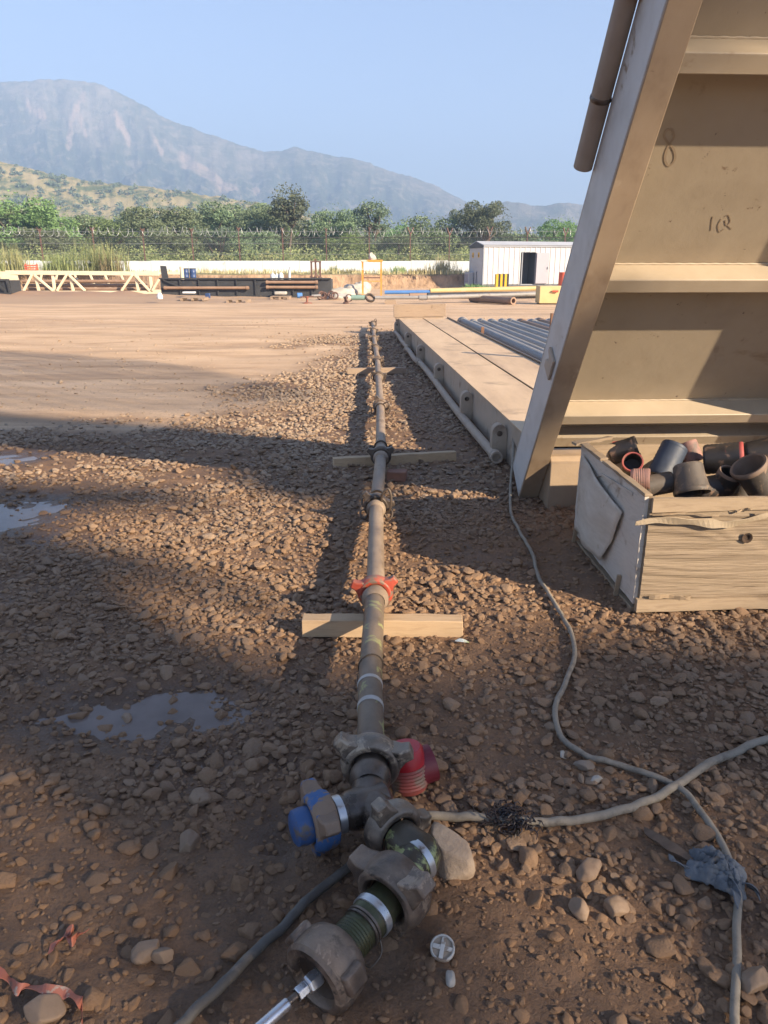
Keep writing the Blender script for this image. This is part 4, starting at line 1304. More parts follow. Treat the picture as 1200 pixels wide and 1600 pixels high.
board('side_panel', CW_ - 0.02, CW_, 0.031, CD_ - 0.03, 0.03, CH_, CRATEGREY, 8, 8, 0.003, along='y')
board('back_panel', 0.009, CW_ - 0.021, CD_ - 0.025, CD_ - 0.005, 0.03, CH_ + 0.015, CRATEWOOD, 16, 12, 0.004, jag=0.004)
board('floor_panel', 0.01, CW_ - 0.022, 0.031, CD_ - 0.027, 0.03, 0.05, CRATEWOOD, 4, 1, 0.0)
for (x, y) in ((0.009, 0.031), (0.009, CD_ - 0.07), (CW_ - 0.064, 0.031)):
    crbox(x, x + 0.042, y, y + 0.042, 0.051, CH_ - 0.004).build('corner_post', CRATEWOOD, crate, bevel=0.003)
# edge cap of the side panel, splintered at the back
for (y0, y1, z, w) in ((0.03, 0.62, 0.012, 0.035), (0.66, CD_ + 0.02, 0.018, 0.045)):
    MB().beam(C3(0.004, y0, CH_ + z), C3(-0.004, y1, CH_ + z + 0.008), w, 0.014, seg=8, jit=0.003).build('edge_strip', CRATEWOOD, crate, bevel=0.002)
MB().beam(C3(-0.06, CD_ - 0.02, CH_ + 0.026), C3(0.17, CD_ + 0.03, CH_ + 0.048), 0.05, 0.014, seg=5, jit=0.004).build('splinter', CRATEWOOD, crate)
# peeling sheet on the grey side
def peel(y_, z_, bulge):
    return C3(-0.022 - bulge, y_, z_)
vs, fs = [], []
NN = 14
for j in range(NN + 1):
    for i in range(NN + 1):
        u, w = i / NN, j / NN
        ylo = 0.25 + 0.52 * (1 - w) * 0.25 + 0.08 * (1 - w) ** 2
        y_ = 0.95 + (ylo - 0.95) * u
        z_ = 0.08 + (CH_ - 0.10) * w - 0.12 * u * w
        b = 0.040 * math.sin(math.pi * min(1, u * 0.9)) ** 2 * (1 - 0.6 * w) + 0.012 * fbm(np.array([u * 3]), np.array([w * 3]), 77, 3)[0] + 0.008
        vs.append(peel(y_, z_, b))
for j in range(NN):
    for i in range(NN):
        a = j * (NN + 1) + i
        fs.append((a, a + 1, a + NN + 2, a + NN + 1))
pl = MB().add(vs, fs).build('peeling_sheet', mat('peeling_veneer', [(0.44, 0.37, 0.29), (0.56, 0.49, 0.40)], 3, (0.8, 0.9), 0, 0.3, 20, (1, 2, 8), spots=[((0.27, 0.20, 0.14), 4, 0.6, 0.1)]), crate, smooth=60)
so = pl.modifiers.new('thickness', 'SOLIDIFY'); so.thickness = 0.003
MB().prism([C3(-0.02, y, z) for (y, z) in ((0.97, 0.36), (0.62, 0.50), (0.17, CH_ - 0.03), (0.17, CH_ - 0.016), (0.62, 0.515), (0.97, 0.375))], cx * 0.007).build('seam_strip', CRATEGREY, crate)
# torn strip lifting off the front
sp_ = [C3(-0.06, -0.012, 0.452), C3(0.03, -0.016, 0.466), C3(0.14, -0.022, 0.462), C3(0.27, -0.024, 0.452), C3(0.36, -0.020, 0.440), C3(0.44, -0.016, 0.452), C3(0.54, -0.014, 0.478), C3(0.62, -0.008, 0.49)]
pts = spline(sp_, 5)
k = len(pts)
MB().ribbon(pts, [(0.05 * math.sin(i * 0.7), -0.30 + 0.25 * math.sin(i * 0.45), 1) for i in range(k)], [0.016 + 0.030 * math.sin(math.pi * min(1, (i + 2) / k)) * (0.8 + 0.3 * math.sin(i * 0.9)) for i in range(k)], 0.004).build('torn_strip', mat('pale_torn_ply', [(0.30, 0.23, 0.15), (0.40, 0.32, 0.22)], 4, (0.8, 0.9), 0, 0.3, 30, (1, 1, 8)), crate, smooth=0)
for (x0, x1, z, h) in ((0.02, 0.33, 0.488, 0.012), (0.05, 0.25, 0.074, 0.024), (0.50, 0.86, 0.492, 0.016), (0.40, 0.48, 0.505, 0.012)):
    pts = [C3(x0 + (x1 - x0) * t, -0.004 - 0.008 * math.sin(t * 9), z + 0.006 * math.sin(t * 5 + x0 * 9)) for t in np.linspace(0, 1, 9)]
    MB().ribbon(pts, (0, -0.2, 1), [h * (0.35 + 0.75 * abs(math.sin(i * 1.7 + 0.6))) for i in range(9)], 0.003).build('splinter', CRATEWOOD, crate, smooth=0)
# knot hole: a shallow dark cup with a torn rim
kc = C3(0.485, 0.0045, 0.365)
MB().lathe([(0.026, -0.006), (0.017, -0.003), (0.012, 0.004), (0.0, 0.006)], kc, cy, 9).build('knot_hole', mat('knot', [(0.03, 0.018, 0.011), (0.07, 0.04, 0.022)], 40, (0.9, 1), 0, 0.5, 60), crate)
for x in (0.02, 0.62, 1.22):
    MB().beam(C3(x, 0.05, -0.022), C3(x, CD_ - 0.05, -0.022), 0.06, 0.043).build('skid', CRATEWOOD, crate)
for (y, h) in ((0.22, 0.13), (0.97, 0.11)):
    MB().beam(C3(-0.028, y, -0.03), C3(-0.022, y - 0.01, h - 0.03), 0.012, 0.02).build('splinter', CRATEWOOD, crate)

# thread protectors heaped in the crate
PBLACK = mat('protector_black', [(0.014, 0.012, 0.012), (0.035, 0.03, 0.028)], 9, (0.4, 0.65), 0, 0.3, 50, spots=[((0.17, 0.105, 0.07), 13, 0.53, 0.10), ((0.22, 0.04, 0.03), 9, 0.66, 0.04)], dust=((0.10, 0.08, 0.06), 0.3))
PGREY = mat('protector_grey_dust', [(0.04, 0.033, 0.028), (0.09, 0.072, 0.058)], 9, (0.5, 0.8), 0, 0.3, 50, spots=[((0.21, 0.145, 0.10), 12, 0.54, 0.10)], dust=((0.14, 0.11, 0.085), 0.55))
PBLUE = mat('protector_blue_black', [(0.02, 0.028, 0.045), (0.04, 0.055, 0.085)], 9, (0.45, 0.65), 0, 0.2, 50, dust=((0.10, 0.085, 0.075), 0.25))
PINK = mat('protector_pale_red', [(0.24, 0.125, 0.10), (0.32, 0.18, 0.145)], 9, (0.6, 0.8), 0, 0.25, 50, spots=[((0.15, 0.11, 0.09), 10, 0.56, 0.1)])
REDEDGE = mat('protector_red_edge', [(0.40, 0.06, 0.05), (0.48, 0.12, 0.10)], 12, (0.5, 0.7), 0, 0.2, 50, spots=[((0.25, 0.17, 0.13), 14, 0.55, 0.08)])
REDMARK = mat('protector_red_paint', [(0.55, 0.03, 0.025), (0.60, 0.06, 0.04)], 12, (0.5, 0.7), 0, 0.1, 50)
BROWNIN = mat('protector_brown', [(0.13, 0.085, 0.06), (0.22, 0.15, 0.105)], 8, (0.6, 0.8), 0, 0.2, 50)
def protector(px, py, z, ax, r, h, m, label, rim=None, flare=1.0, thread=True, mark=None, inner=None):
    c = G(px, py, z)
    ax = Vector(ax).normalized()
    t = empty('thread_protector', c, label, 'thread protector', 'thread protectors heaped in the crate')
    prof = [(r * 0.55, -h / 2 + 0.006), (r * 0.9, -h / 2), (r, -h / 2 + 0.01)]
    n = 16
    for i in range(n + 1):
        q = i / n
        rr = r * (1 + (flare - 1) * q ** 2)
        prof.append((rr + (0.0022 if i % 2 and thread else 0), -h / 2 + 0.012 + (h - 0.02) * q))
    prof += [(r * flare, h / 2)]
    MB().lathe(prof, c, ax, 32).build('shell', m, t, smooth=50)
    MB().lathe([(r * flare * 0.84, h / 2 - 0.003), (r * 0.80, -h / 2 + 0.02), (0.0, -h / 2 + 0.02)], c, ax, 32).build('bore', inner or BLACKRUBBER, t)
    MB().lathe([(r * flare * 0.835, h / 2 - 0.006), (r * flare * 0.86, h / 2 + 0.004), (r * flare * 0.98, h / 2 + 0.005), (r * flare * 1.025, h / 2 - 0.002), (r * flare * 1.02, h / 2 - 0.016), (r * flare * 0.99, h / 2 - 0.02)], c, ax, 32).build('rim', rim or m, t, smooth=50)
    if mark:
        a, s, u = frame(ax)
        pts = []
        for q in np.linspace(0, 1, 8):
            th = mark + 0.5 * q
            pts.append(c + a * (-h * 0.28 + h * 0.5 * q) + (s * math.cos(th) + u * math.sin(th)) * (r + 0.004))
        MB().ribbon(pts, [(s * -math.sin(mark) + u * math.cos(mark))] * 8, 0.022, 0.002).build('paint_mark', REDMARK, t)
    return t
protector(974, 704, 0.57, (0.75, -0.25, 0.35), 0.062, 0.16, PBLACK, 'black thread protector with a red paint slash in the back corner of the crate', mark=1.9)
protector(988, 726, 0.565, (-0.25, -0.75, 0.5), 0.056, 0.10, PBLACK, 'small dark open ring protector with red on its rim beside the crate side', rim=REDTHREAD, thread=False)
protector(1000, 749, 0.55, (0.8, -0.3, 0.1), 0.055, 0.09, PINK, 'dusty pale red protector pressed against the left side of the crate', inner=BROWNIN)
protector(1042, 722, 0.56, (0.45, 0.35, 0.75), 0.072, 0.20, PBLUE, 'blue-black tilted protector with its open mouth facing up and right')
protector(1026, 757, 0.52, (0.95, 0.1, 0.15), 0.055, 0.15, PGREY, 'dull black protector lying low behind the crate front, left of the grey bell')
protector(1078, 748, 0.565, (0.08, -0.50, -0.85), 0.074, 0.15, PGREY, 'large grey bell shaped protector lying mouth down in the middle of the crate', flare=1.22, thread=False)
protector(1080, 707, 0.56, (-0.3, 0.4, 0.8), 0.052, 0.12, PINK, 'small dusty reddish protector standing behind the grey bell')
protector(1130, 716, 0.575, (0.86, -0.40, 0.18), 0.083, 0.20, PBLACK, 'biggest black protector with a ragged red rim around its open end', rim=REDEDGE)
protector(1135, 752, 0.535, (0.15, -0.35, 0.9), 0.062, 0.11, PBLACK, 'dark ring protector with a brown rim standing mouth up right of the grey bell', rim=BROWNIN)
protector(1180, 747, 0.575, (-0.55, -0.10, 0.75), 0.070, 0.17, PGREY, 'grey funnel protector with brown inside at the right edge', flare=1.3, thread=False, inner=BROWNIN, rim=BROWNIN)
protector(1192, 706, 0.57, (0.9, -0.3, 0.3), 0.075, 0.18, PBLACK, 'black protector at the back right of the crate behind the funnel')
protector(1108, 762, 0.50, (0.9, 0.2, 0.1), 0.060, 0.16, PBLACK, 'black protector low against the crate front between the bell and the brown rimmed ring')
protector(1052, 745, 0.44, (0.2, 0.3, 0.8), 0.06, 0.14, PBLACK, 'black protector deep in the crate behind the blue-black one')
protector(1160, 765, 0.46, (0.2, 0.2, 0.8), 0.06, 0.14, PGREY, 'grey protector deep in the crate under the funnel at the right')

# red protector standing on the gravel behind the first union
g = GH(640, 1228)
rp = empty('thread_protector', g, 'bright red thread protector standing on the gravel beside the first union', 'thread protector')
axr = Vector((-0.12, 0.10, 1)).normalized()
MB().lathe([(0.060, 0.085), (0.058, 0.13), (0.050, 0.142), (0.0, 0.145)], g, axr, 32).build('cap', REDPLASTIC, rp, smooth=50)
prof = [(0.0615 + (0.003 if i % 2 else 0), 0.012 + 0.0061 * i) for i in range(13)]
MB().lathe([(0.058, 0.0)] + prof, g, axr, 32).build('thread', REDTHREAD, rp, smooth=50)
MB().lathe([(0.060, -0.03), (0.060, 0.028), (0.052, 0.03), (0.0, 0.03)], g + Vector((0.05, 0.035, 0.055)), Vector((0.9, 0.3, 0.15)), 24).build('plug', mat('dark_red_plug', [(0.11, 0.012, 0.02), (0.17, 0.02, 0.03)], 9, (0.4, 0.6), 0, 0.2, 50), rp)

# ------------------------------------------------------------------ small things on the ground
def rock(name, px, py, r, m, label, cat='rock', sc=(1, 0.8, 0.7), seed=0, ang=9, rz=0.0):
    bm = bmesh.new()
    bmesh.ops.create_icosphere(bm, subdivisions=4, radius=1.0)
    rnd = random.Random(seed)
    pl = [(Vector((rnd.gauss(0, 1), rnd.gauss(0, 1), rnd.gauss(0, 1))).normalized(), rnd.uniform(0.5, 0.8)) for _ in range(ang)]
    for v in bm.verts:
        p = v.co.copy()
        p *= 1 + 0.18 * mnoise.noise(p * 1.4 + Vector((seed, 0, 0))) + 0.04 * mnoise.noise(p * 5)
        for d, k in pl:
            s = p.dot(d) - k
            if s > 0: p -= d * s * 0.92
        v.co = Vector((p.x * sc[0], p.y * sc[1], p.z * sc[2])) * r
    me = bpy.data.meshes.new(name)
    bm.to_mesh(me); bm.free()
    me.polygons.foreach_set('use_smooth', [True] * len(me.polygons))
    me.materials.append(m)
    o = bpy.data.objects.new(name, me)
    col.objects.link(o)
    g = GH(px, py)
    o.location = g + Vector((0, 0, r * sc[2] * 0.45))
    o.rotation_euler = (0.1, 0.15, rz)
    return tag(o, label, cat)
rock('rock', 702, 1345, 0.082, ROCKM, 'large tan angular rock wedged against the elbow of the flow line', sc=(0.85, 1.05, 0.95), seed=5, rz=0.6)
rock('pebble', 704, 1532, 0.016, WHITESTONE, 'tiny white pebble just below the round white cap', 'pebble', sc=(0.8, 1.2, 0.8), seed=3, ang=2)
rock('pebble', 931, 1221, 0.020, WHITESTONE, 'pale rounded pebble beside the thinner cable', 'pebble', sc=(1.2, 0.9, 0.8), seed=9)
rock('pebble', 880, 1183, 0.018, WHITESTONE, 'whitish round pebble above the flat grey stone near the cable bend', 'pebble', sc=(1.1, 1, 0.9), seed=12)
rock('stone', 915, 1200, 0.030, mat('grey_stone', [(0.20, 0.155, 0.115), (0.27, 0.21, 0.155)], 8, (0.7, 0.85), 0, 0.4, 40), 'flat grey stone lying against the thinner cable', 'stone', sc=(1.3, 0.8, 0.55), seed=15)
BST = mat('big_brown_stone', [(0.19, 0.127, 0.078), (0.27, 0.182, 0.115), (0.225, 0.153, 0.096)], 7, (0.65, 0.85), 0, 0.5, 34, spots=[((0.22, 0.145, 0.092), 8, 0.52, 0.1)])
for i, (px, py, r, lab) in enumerate([(70, 1582, 0.042, 'brown rounded stone under the long torn barrier tape'), (228, 1492, 0.036, 'brown egg shaped stone sunk in bare mud right of the short tape scrap'),
                                      (253, 1498, 0.030, 'flat round stone sunk in mud beside the egg shaped one'), (920, 1365, 0.040, 'angular tan stone in the mud left of the rag'),
                                      (905, 1425, 0.030, 'upright tan stone in a small cluster right of the white cap'), (960, 1425, 0.038, 'smooth oval brown stone right of the small tan cluster'),
                                      (295, 1322, 0.040, 'long oval brown stone lying in wet gravel left of the blue cap'), (315, 1250, 0.040, 'dark angular stone at the lower edge of the foreground puddle'),
                                      (1172, 1540, 0.045, 'rounded brown stone right of the cable at the bottom corner'), (200, 1128, 0.030, 'dark mossy stone standing in the middle of the foreground puddle')]):
    rock('stone', px, py, r, BST, lab, 'stone', sc=(1.1, 0.85, 0.7), seed=30 + i, rz=i * 1.3, ang=6)

def cable(name, pts, r, m, label, cat='cable', bury=0.35, lift=None):
    P = []
    for i, (px, py) in enumerate(pts):
        p = GH(px, py, r)
        P.append(p + Vector((0, 0, (lift or {}).get(i, 0))))
    P = spline(P, 10)
    Q = []
    for i, p in enumerate(P):
        base = hz(p.x, p.y)
        z = max(p.z, base + r * (1 - bury) + 0.012)
        Q.append(Vector((p.x + 0.002 * math.sin(i * 0.31), p.y, z)))
    Q = [Q[0]] + [Vector((q.x, q.y, (Q[i].z + q.z * 2 + Q[i + 2].z) / 4 )) for i, q in enumerate(Q[1:-1])] + [Q[-1]]
    return tag(MB().tube(Q, r, 12).build(name, m, smooth=60), label, cat)
cable('cable', [(799, 718), (800, 745), (797, 775), (799, 805), (815, 838), (832, 868), (842, 905), (866, 945), (890, 985), (897, 1030), (884, 1068), (869, 1100), (870, 1135), (886, 1165), (925, 1188), (975, 1201), (1025, 1217), (1070, 1243), (1105, 1285), (1128, 1325), (1146, 1368), (1152, 1410), (1151, 1460), (1149, 1520), (1148, 1600), (1150, 1680)],
      0.0105, CABLE, 'thin grey cable winding from the ramp foot past the rag to the bottom edge', lift={0: 0.30, 1: 0.16, 2: 0.04, 17: 0.012})
cable('cable', [(660, 1279), (700, 1279), (750, 1281), (800, 1286), (850, 1288), (905, 1284), (960, 1271), (1010, 1254), (1042, 1238), (1080, 1214), (1120, 1190), (1165, 1169), (1210, 1154), (1290, 1135)],
      0.0135, CABLE, 'thicker grey cable from the frayed bundle to the right edge, crossing the thin one')
cable('hose', [(590, 1322), (572, 1337), (545, 1358), (505, 1390), (462, 1430), (420, 1470), (375, 1515), (330, 1560), (285, 1605), (230, 1660)],
      0.0125, HOSE, 'dark dirty hose running from under the fittings to the bottom edge', 'hose')

# frayed black bundle on the thicker cable
g = GH(797, 1290)
m = MB()
rnd = random.Random(4)
for k in range(150):
    a = rnd.uniform(0, 6.28)
    p = g + Vector((rnd.gauss(0, 0.030), rnd.gauss(0, 0.024), 0.012 + abs(rnd.gauss(0, 0.014))))
    d = Vector((math.cos(a), math.sin(a), rnd.uniform(-0.1, 0.6))).normalized()
    s_ = Vector((-d.y, d.x, rnd.uniform(-0.5, 0.5)))
    L_ = rnd.uniform(0.012, 0.035)
    m.tube([p, p + d * L_ * 0.5 + s_ * L_ * 0.35, p + d * L_ + s_ * L_ * 0.1, p + d * L_ * 1.15 - s_ * L_ * 0.35 - Vector((0, 0, L_ * 0.3))], [0.0028, 0.0028, 0.0022, 0.0012], 5)
tag(m.build('frayed_bundle', mat('burnt_black_strands', [(0.012, 0.009, 0.009), (0.04, 0.026, 0.024)], 30, (0.4, 0.7), 0, 0.2, 60)), 'frayed black bundle of burnt strands on the thicker cable', 'strand bundle')

# rag wrapped round the thin cable
g = GH(1118, 1368)
def cloth_patch(c, ax, ay, nx, ny, amp, seed, lift):
    vs, fs = [], []
    for j in range(ny + 1):
        for i in range(nx + 1):
            u, w = i / nx * 2 - 1, j / ny * 2 - 1
            env = max(0.0, 1 - (abs(u) ** 2.4 * 0.9 + abs(w) ** 2.4 * 0.9) * 0.75)
            p = c + ax * u * (1 + 0.18 * mnoise.noise(Vector((w * 2, seed, 0)))) + ay * w * (1 + 0.25 * mnoise.noise(Vector((u * 2, seed + 5, 0))))
            f = 1 - abs(mnoise.noise(Vector((u * 2.6 + w * 1.2, w * 4.4 - u, seed)))) * 2
            f2 = 1 - abs(mnoise.noise(Vector((u * 6.0, w * 5.0 + u * 2, seed + 3)))) * 2
            p.z = hz(p.x, p.y) + lift * env + amp * (0.75 * f + 0.3 * f2) * env + 0.008
            vs.append(p); 
    for j in range(ny):
        for i in range(nx):
            a = j * (nx + 1) + i
            fs.append((a, a + 1, a + nx + 2, a + nx + 1))
    return vs, fs
rag = empty('rag', g, 'torn blue-grey rag knotted round the thin cable', 'rag')
ax_ = (GH(1165, 1392) - GH(1078, 1352)) * 0.5
vs, fs = cloth_patch(g, ax_, Vector((0.028, 0.052, 0)), 40, 32, 0.034, 3.3, 0.022)
o = MB().add(vs, fs).build('cloth', RAGM, rag, smooth=75)
so = o.modifiers.new('thickness', 'SOLIDIFY'); so.thickness = 0.003
def tail(name, pix, w, m_, z=0.02):
    pts = spline([GH(px, py, z) for px, py in pix], 6)
    k = len(pts)
    return MB().ribbon(pts, [Vector((0.4 * math.sin(i * 0.5), 0.5, 0.8 * math.cos(i * 0.6))) for i in range(k)], [w * (0.6 + 0.4 * math.sin(math.pi * (i + 2) / (k + 3))) for i in range(k)], 0.003).build(name, m_, rag, smooth=60)
tail('loose_end', [(1045, 1338), (1062, 1350), (1082, 1362)], 0.018, RAGM)
tail('loose_end', [(1150, 1372), (1172, 1385), (1185, 1398)], 0.040, RAGM)
tail('loose_end', [(1135, 1350), (1148, 1385), (1150, 1412)], 0.034, RAGM, 0.045)
pts = [GH(1008, 1299, 0.012), GH(1030, 1312, 0.018), GH(1055, 1328, 0.018), GH(1082, 1345, 0.016)]
tag(MB().ribbon(spline(pts, 5), [Vector((0.3, 0.9, 0.3 + 0.1 * math.sin(i))) for i in range(16)], [0.012 + 0.022 * math.sin(math.pi * (i + 2) / 18) for i in range(16)], 0.014).build('bark_strip', BARKM, smooth=60), 'flat brown strip of bark pointing at the blue-grey rag', 'bark')

# round cap with a cross
g = GH(691, 1492)
axc = Vector((-0.05, -0.42, 0.9)).normalized()
cp_ = empty('bottle_cap', g, 'round white plastic cap with a raised cross, lying in the mud', 'cap')
cc = g + Vector((0, 0, 0.022))
a_, s_, u_ = frame(axc)
MB().lathe([(0.026, -0.012), (0.030, -0.010), (0.0305, 0.004), (0.028, 0.007), (0.0255, 0.006), (0.025, 0.0)], cc, axc, 32).build('rim', CAPM, cp_)
MB().lathe([(0.0252, 0.0005), (0.0, 0.0008)], cc, axc, 32).build('disc', CAPDARK, cp_)
for q in (0.15, 0.15 + math.pi / 2):
    d = s_ * math.cos(q) + u_ * math.sin(q)
    MB().beam(cc - d * 0.0245 + a_ * 0.0035, cc + d * 0.0245 + a_ * 0.0035, 0.0105, 0.004 + 0.0006 * (q > 1), up=axc).build('cross_bar', CAPM, cp_, bevel=0.001)

# torn red and white barrier tape
def tape(pix, w, label, z=0.02):
    pts = []
    for i, (px, py) in enumerate(pix):
        pts.append(GH(px, py, z + 0.012 * (i % 2)))
    pts = spline(pts, 6)
    k = len(pts)
    nr = [Vector((0.25 * math.sin(i * 0.35), 0.8 + 0.2 * math.sin(i * 0.8), 0.75 * math.sin(i * 0.42 + 0.6))) for i in range(k)]
    o = MB().ribbon(pts, nr, w, 0.0012).build('barrier_tape', TAPEM, smooth=50)
    return tag(o, label, 'barrier tape', 'torn barrier tape scraps')
tape([(-40, 1505), (0, 1522), (15, 1532), (28, 1546), (48, 1542), (75, 1547), (105, 1553), (124, 1562), (128, 1575), (126, 1605)], 0.026, 'long twisted red and white tape scrap in the bottom left corner')
tape([(77, 1483), (90, 1474), (100, 1462), (112, 1452), (108, 1464), (112, 1472), (122, 1462), (136, 1454)], 0.022, 'short crumpled red and white tape scrap above the long one')
# a bit of foil
g = GH(722, 1004, 0.015)
pts = [g + Vector((-0.03, 0.004, 0.006)), g + Vector((-0.01, 0.0, 0.012)), g + Vector((0.012, -0.003, 0.010)), g + Vector((0.030, -0.006, 0.004))]
tag(MB().ribbon(spline(pts, 3), (0, 0.85, 0.35), [0.004, 0.010, 0.015, 0.018, 0.019, 0.018, 0.016, 0.012, 0.008, 0.003], 0.001).build('wrapper', mat('foil_wrapper', [(0.55, 0.60, 0.50), (0.72, 0.74, 0.70), (0.40, 0.50, 0.18)], 40, (0.2, 0.4), 0.4, 0.1)), 'small shiny wrapper scrap right of the fresh timber', 'wrapper')

# ------------------------------------------------------------------ unseen plates added to shade the yard (behind and right of the camera)
SHADEPLATE = mat('shade_plate_steel', [(0.30, 0.24, 0.17), (0.42, 0.34, 0.24)], 1.0, (0.6, 0.8), 0, 0.1, 20)
RX = 28.0
rig = empty('shade_plates', (RX, -8, 0), 'drilling rig substructure with tarpaulin windwalls right of the yard', 'rig')
def sunplane(p):
    t = (RX - p.x) / -SUN_DIR.x
    return p - SUN_DIR * t
def clip(poly, c, sg):
    out = []
    for i, p in enumerate(poly):
        q = poly[(i + 1) % len(poly)]
        a, b = (p.y - c) * sg, (q.y - c) * sg
        if a >= 0: out.append(p)
        if a * b < 0: out.append(p.lerp(q, a / (a - b)))
    return out
def shade_slat(poly, off, period, fill):  # added slats over a ground outline, spaced to half-shade it
    pts = [sunplane(G(px, py)) for px, py in poly]
    y = min(p.y for p in pts)
    while y < max(p.y for p in pts):
        c = clip(clip(pts, y, 1), y + period * fill, -1)
        if len(c) > 2:
            MB().prism([p + Vector((off, 0, 0)) for p in c], Vector((0.05, 0, 0))).build('shade_slat', SHADEPLATE, rig, smooth=0)
        y += period
def shade(poly, off):  # added plate cut to a shadow's outline, moved back towards the sun
    pts = [sunplane(G(px, py)) for px, py in poly]
    MB().prism([p + Vector((off, 0, 0)) for p in pts], Vector((0.05, 0, 0))).build('shade_plate', SHADEPLATE, rig, smooth=0)
shade_slat([(-900, 530), (0, 548), (110, 554), (170, 560), (260, 566), (330, 580), (420, 600), (480, 612), (500, 622), (440, 630), (380, 640), (320, 650), (200, 646), (60, 642), (-900, 640)], 0.0, 0.36, 0.42)
shade_slat([(60, 674), (-100, 656), (-900, 650), (-900, 758), (0, 722), (100, 702), (112, 684)], 0.12, 0.36, 0.5)
shade_slat([(-900, 1000), (-100, 1130), (70, 1240), (125, 1320), (200, 1430), (300, 1560), (345, 1700), (400, 1750), (-900, 1750)], 0.3, 0.30, 0.55)
shade([(600, 754), (467, 739), (339, 726), (250, 716), (296, 714), (320, 738), (285, 745), (330, 765), (400, 782), (480, 796), (540, 775), (560, 752)], 0.24)
shade([(-900, 735), (0, 750), (80, 757), (220, 762), (290, 775), (330, 790), (220, 797), (80, 803), (60, 815), (100, 845), (184, 860), (250, 880), (310, 902), (415, 936), (470, 955), (440, 968), (370, 948), (300, 928), (240, 912), (205, 915), (235, 948), (300, 990), (360, 1015), (430, 1035),
       (560, 1035), (640, 1038), (724, 1020), (722, 1265), (682, 1290), (676, 1350), (725, 1405), (785, 1440), (850, 1560), (880, 1750), (400, 1750), (345, 1700), (300, 1560), (200, 1430), (125, 1320), (70, 1240), (-100, 1130), (-900, 1000)], 0.0)
shade([(718, 1030), (740, 1000), (780, 988), (830, 985), (900, 995), (1010, 1000), (1120, 985), (1200, 957), (1300, 925), (1500, 1200), (1500, 1350), (1160, 1335), (1130, 1275), (1060, 1222), (995, 1240), (1005, 1300), (1000, 1370), (850, 1350), (815, 1325), (770, 1300), (722, 1268)], 0.10)
shade([(838, 1362), (1000, 1352), (1160, 1310), (1500, 1348), (1700, 1750), (890, 1750), (905, 1560), (860, 1450)], 0.22)
# unseen plate added to shade the head of the ramp
pts = [sunplane(RP(x, s, -0.26)) for (x, s) in ((-0.3, 2.93), (2.2, 2.93), (2.2, 5.6), (-0.3, 5.6))]
MB().prism([p + Vector((0.4, 0, 0)) for p in pts], Vector((0.05, 0, 0))).build('ramp_shade_plate', SHADEPLATE, rig, smooth=0)

# ------------------------------------------------------------------ far side of the yard
IVORY = mat('ivory_paint', [(0.62, 0.53, 0.38), (0.72, 0.63, 0.47)], 2, (0.5, 0.65), 0, 0.1, 20, spots=[((0.36, 0.25, 0.16), 3, 0.66, 0.06)])
BLACKTANK = mat('black_tank_paint', [(0.028, 0.03, 0.034), (0.05, 0.052, 0.056)], 1.5, (0.5, 0.7), 0, 0.1, 20, spots=[((0.15, 0.115, 0.085), 2.5, 0.66, 0.08)])
BROWNSTEEL = mat('brown_pipe_far', [(0.24, 0.15, 0.10), (0.34, 0.225, 0.155)], 2, (0.6, 0.8), 0.05, 0.1, 20)
BLUEDRUM = mat('blue_drum', [(0.03, 0.06, 0.16), (0.04, 0.08, 0.20)], 2, (0.35, 0.5), 0, 0, 20)
WHITEP = mat('white_plastic', [(0.60, 0.62, 0.62), (0.70, 0.71, 0.71)], 2, (0.4, 0.55), 0, 0, 20)
ORANGE = mat('orange_paint', [(0.66, 0.24, 0.03), (0.74, 0.30, 0.05)], 3, (0.5, 0.6), 0, 0, 20, spots=[((0.62, 0.56, 0.48), 1.6, 0.60, 0.05)])
REDBROWN = mat('red_brown_iron', [(0.105, 0.058, 0.045), (0.155, 0.085, 0.066)], 3, (0.6, 0.8), 0, 0.1, 20)
BAGM = mat('white_bag', [(0.36, 0.335, 0.29), (0.50, 0.475, 0.425)], 3, (0.8, 0.9), 0, 0.4, 6, bdist=0.05)
REDP = mat('red_plastic', [(0.58, 0.10, 0.055), (0.64, 0.14, 0.08)], 3, (0.5, 0.6), 0, 0, 20)
GREENP = mat('pale_green_pipe', [(0.20, 0.32, 0.27), (0.26, 0.38, 0.32)], 2, (0.5, 0.6), 0, 0, 20)
GREYROD = mat('grey_rod', [(0.28, 0.27, 0.26), (0.36, 0.35, 0.34)], 2, (0.45, 0.6), 0.2, 0.1, 20)
BLUEP = mat('blue_pipe_paint', [(0.06, 0.18, 0.46), (0.09, 0.23, 0.52)], 2, (0.45, 0.6), 0, 0, 20)
YELLOWP = mat('yellow_paint', [(0.50, 0.37, 0.16), (0.57, 0.44, 0.22)], 2, (0.5, 0.6), 0, 0, 20, spots=[((0.55, 0.46, 0.33), 2, 0.58, 0.08)])
YELLOWS = mat('signal_yellow', [(0.74, 0.42, 0.02), (0.78, 0.46, 0.03)], 2, (0.5, 0.6), 0, 0, 20)
BLACKS = mat('signal_black', [(0.02, 0.02, 0.02), (0.035, 0.035, 0.035)], 2, (0.5, 0.6), 0, 0, 20)

def ground_at(px, py):
    g = GH(px, py)
    return g

def lerp(a, b, t):
    return a + (b - a) * t

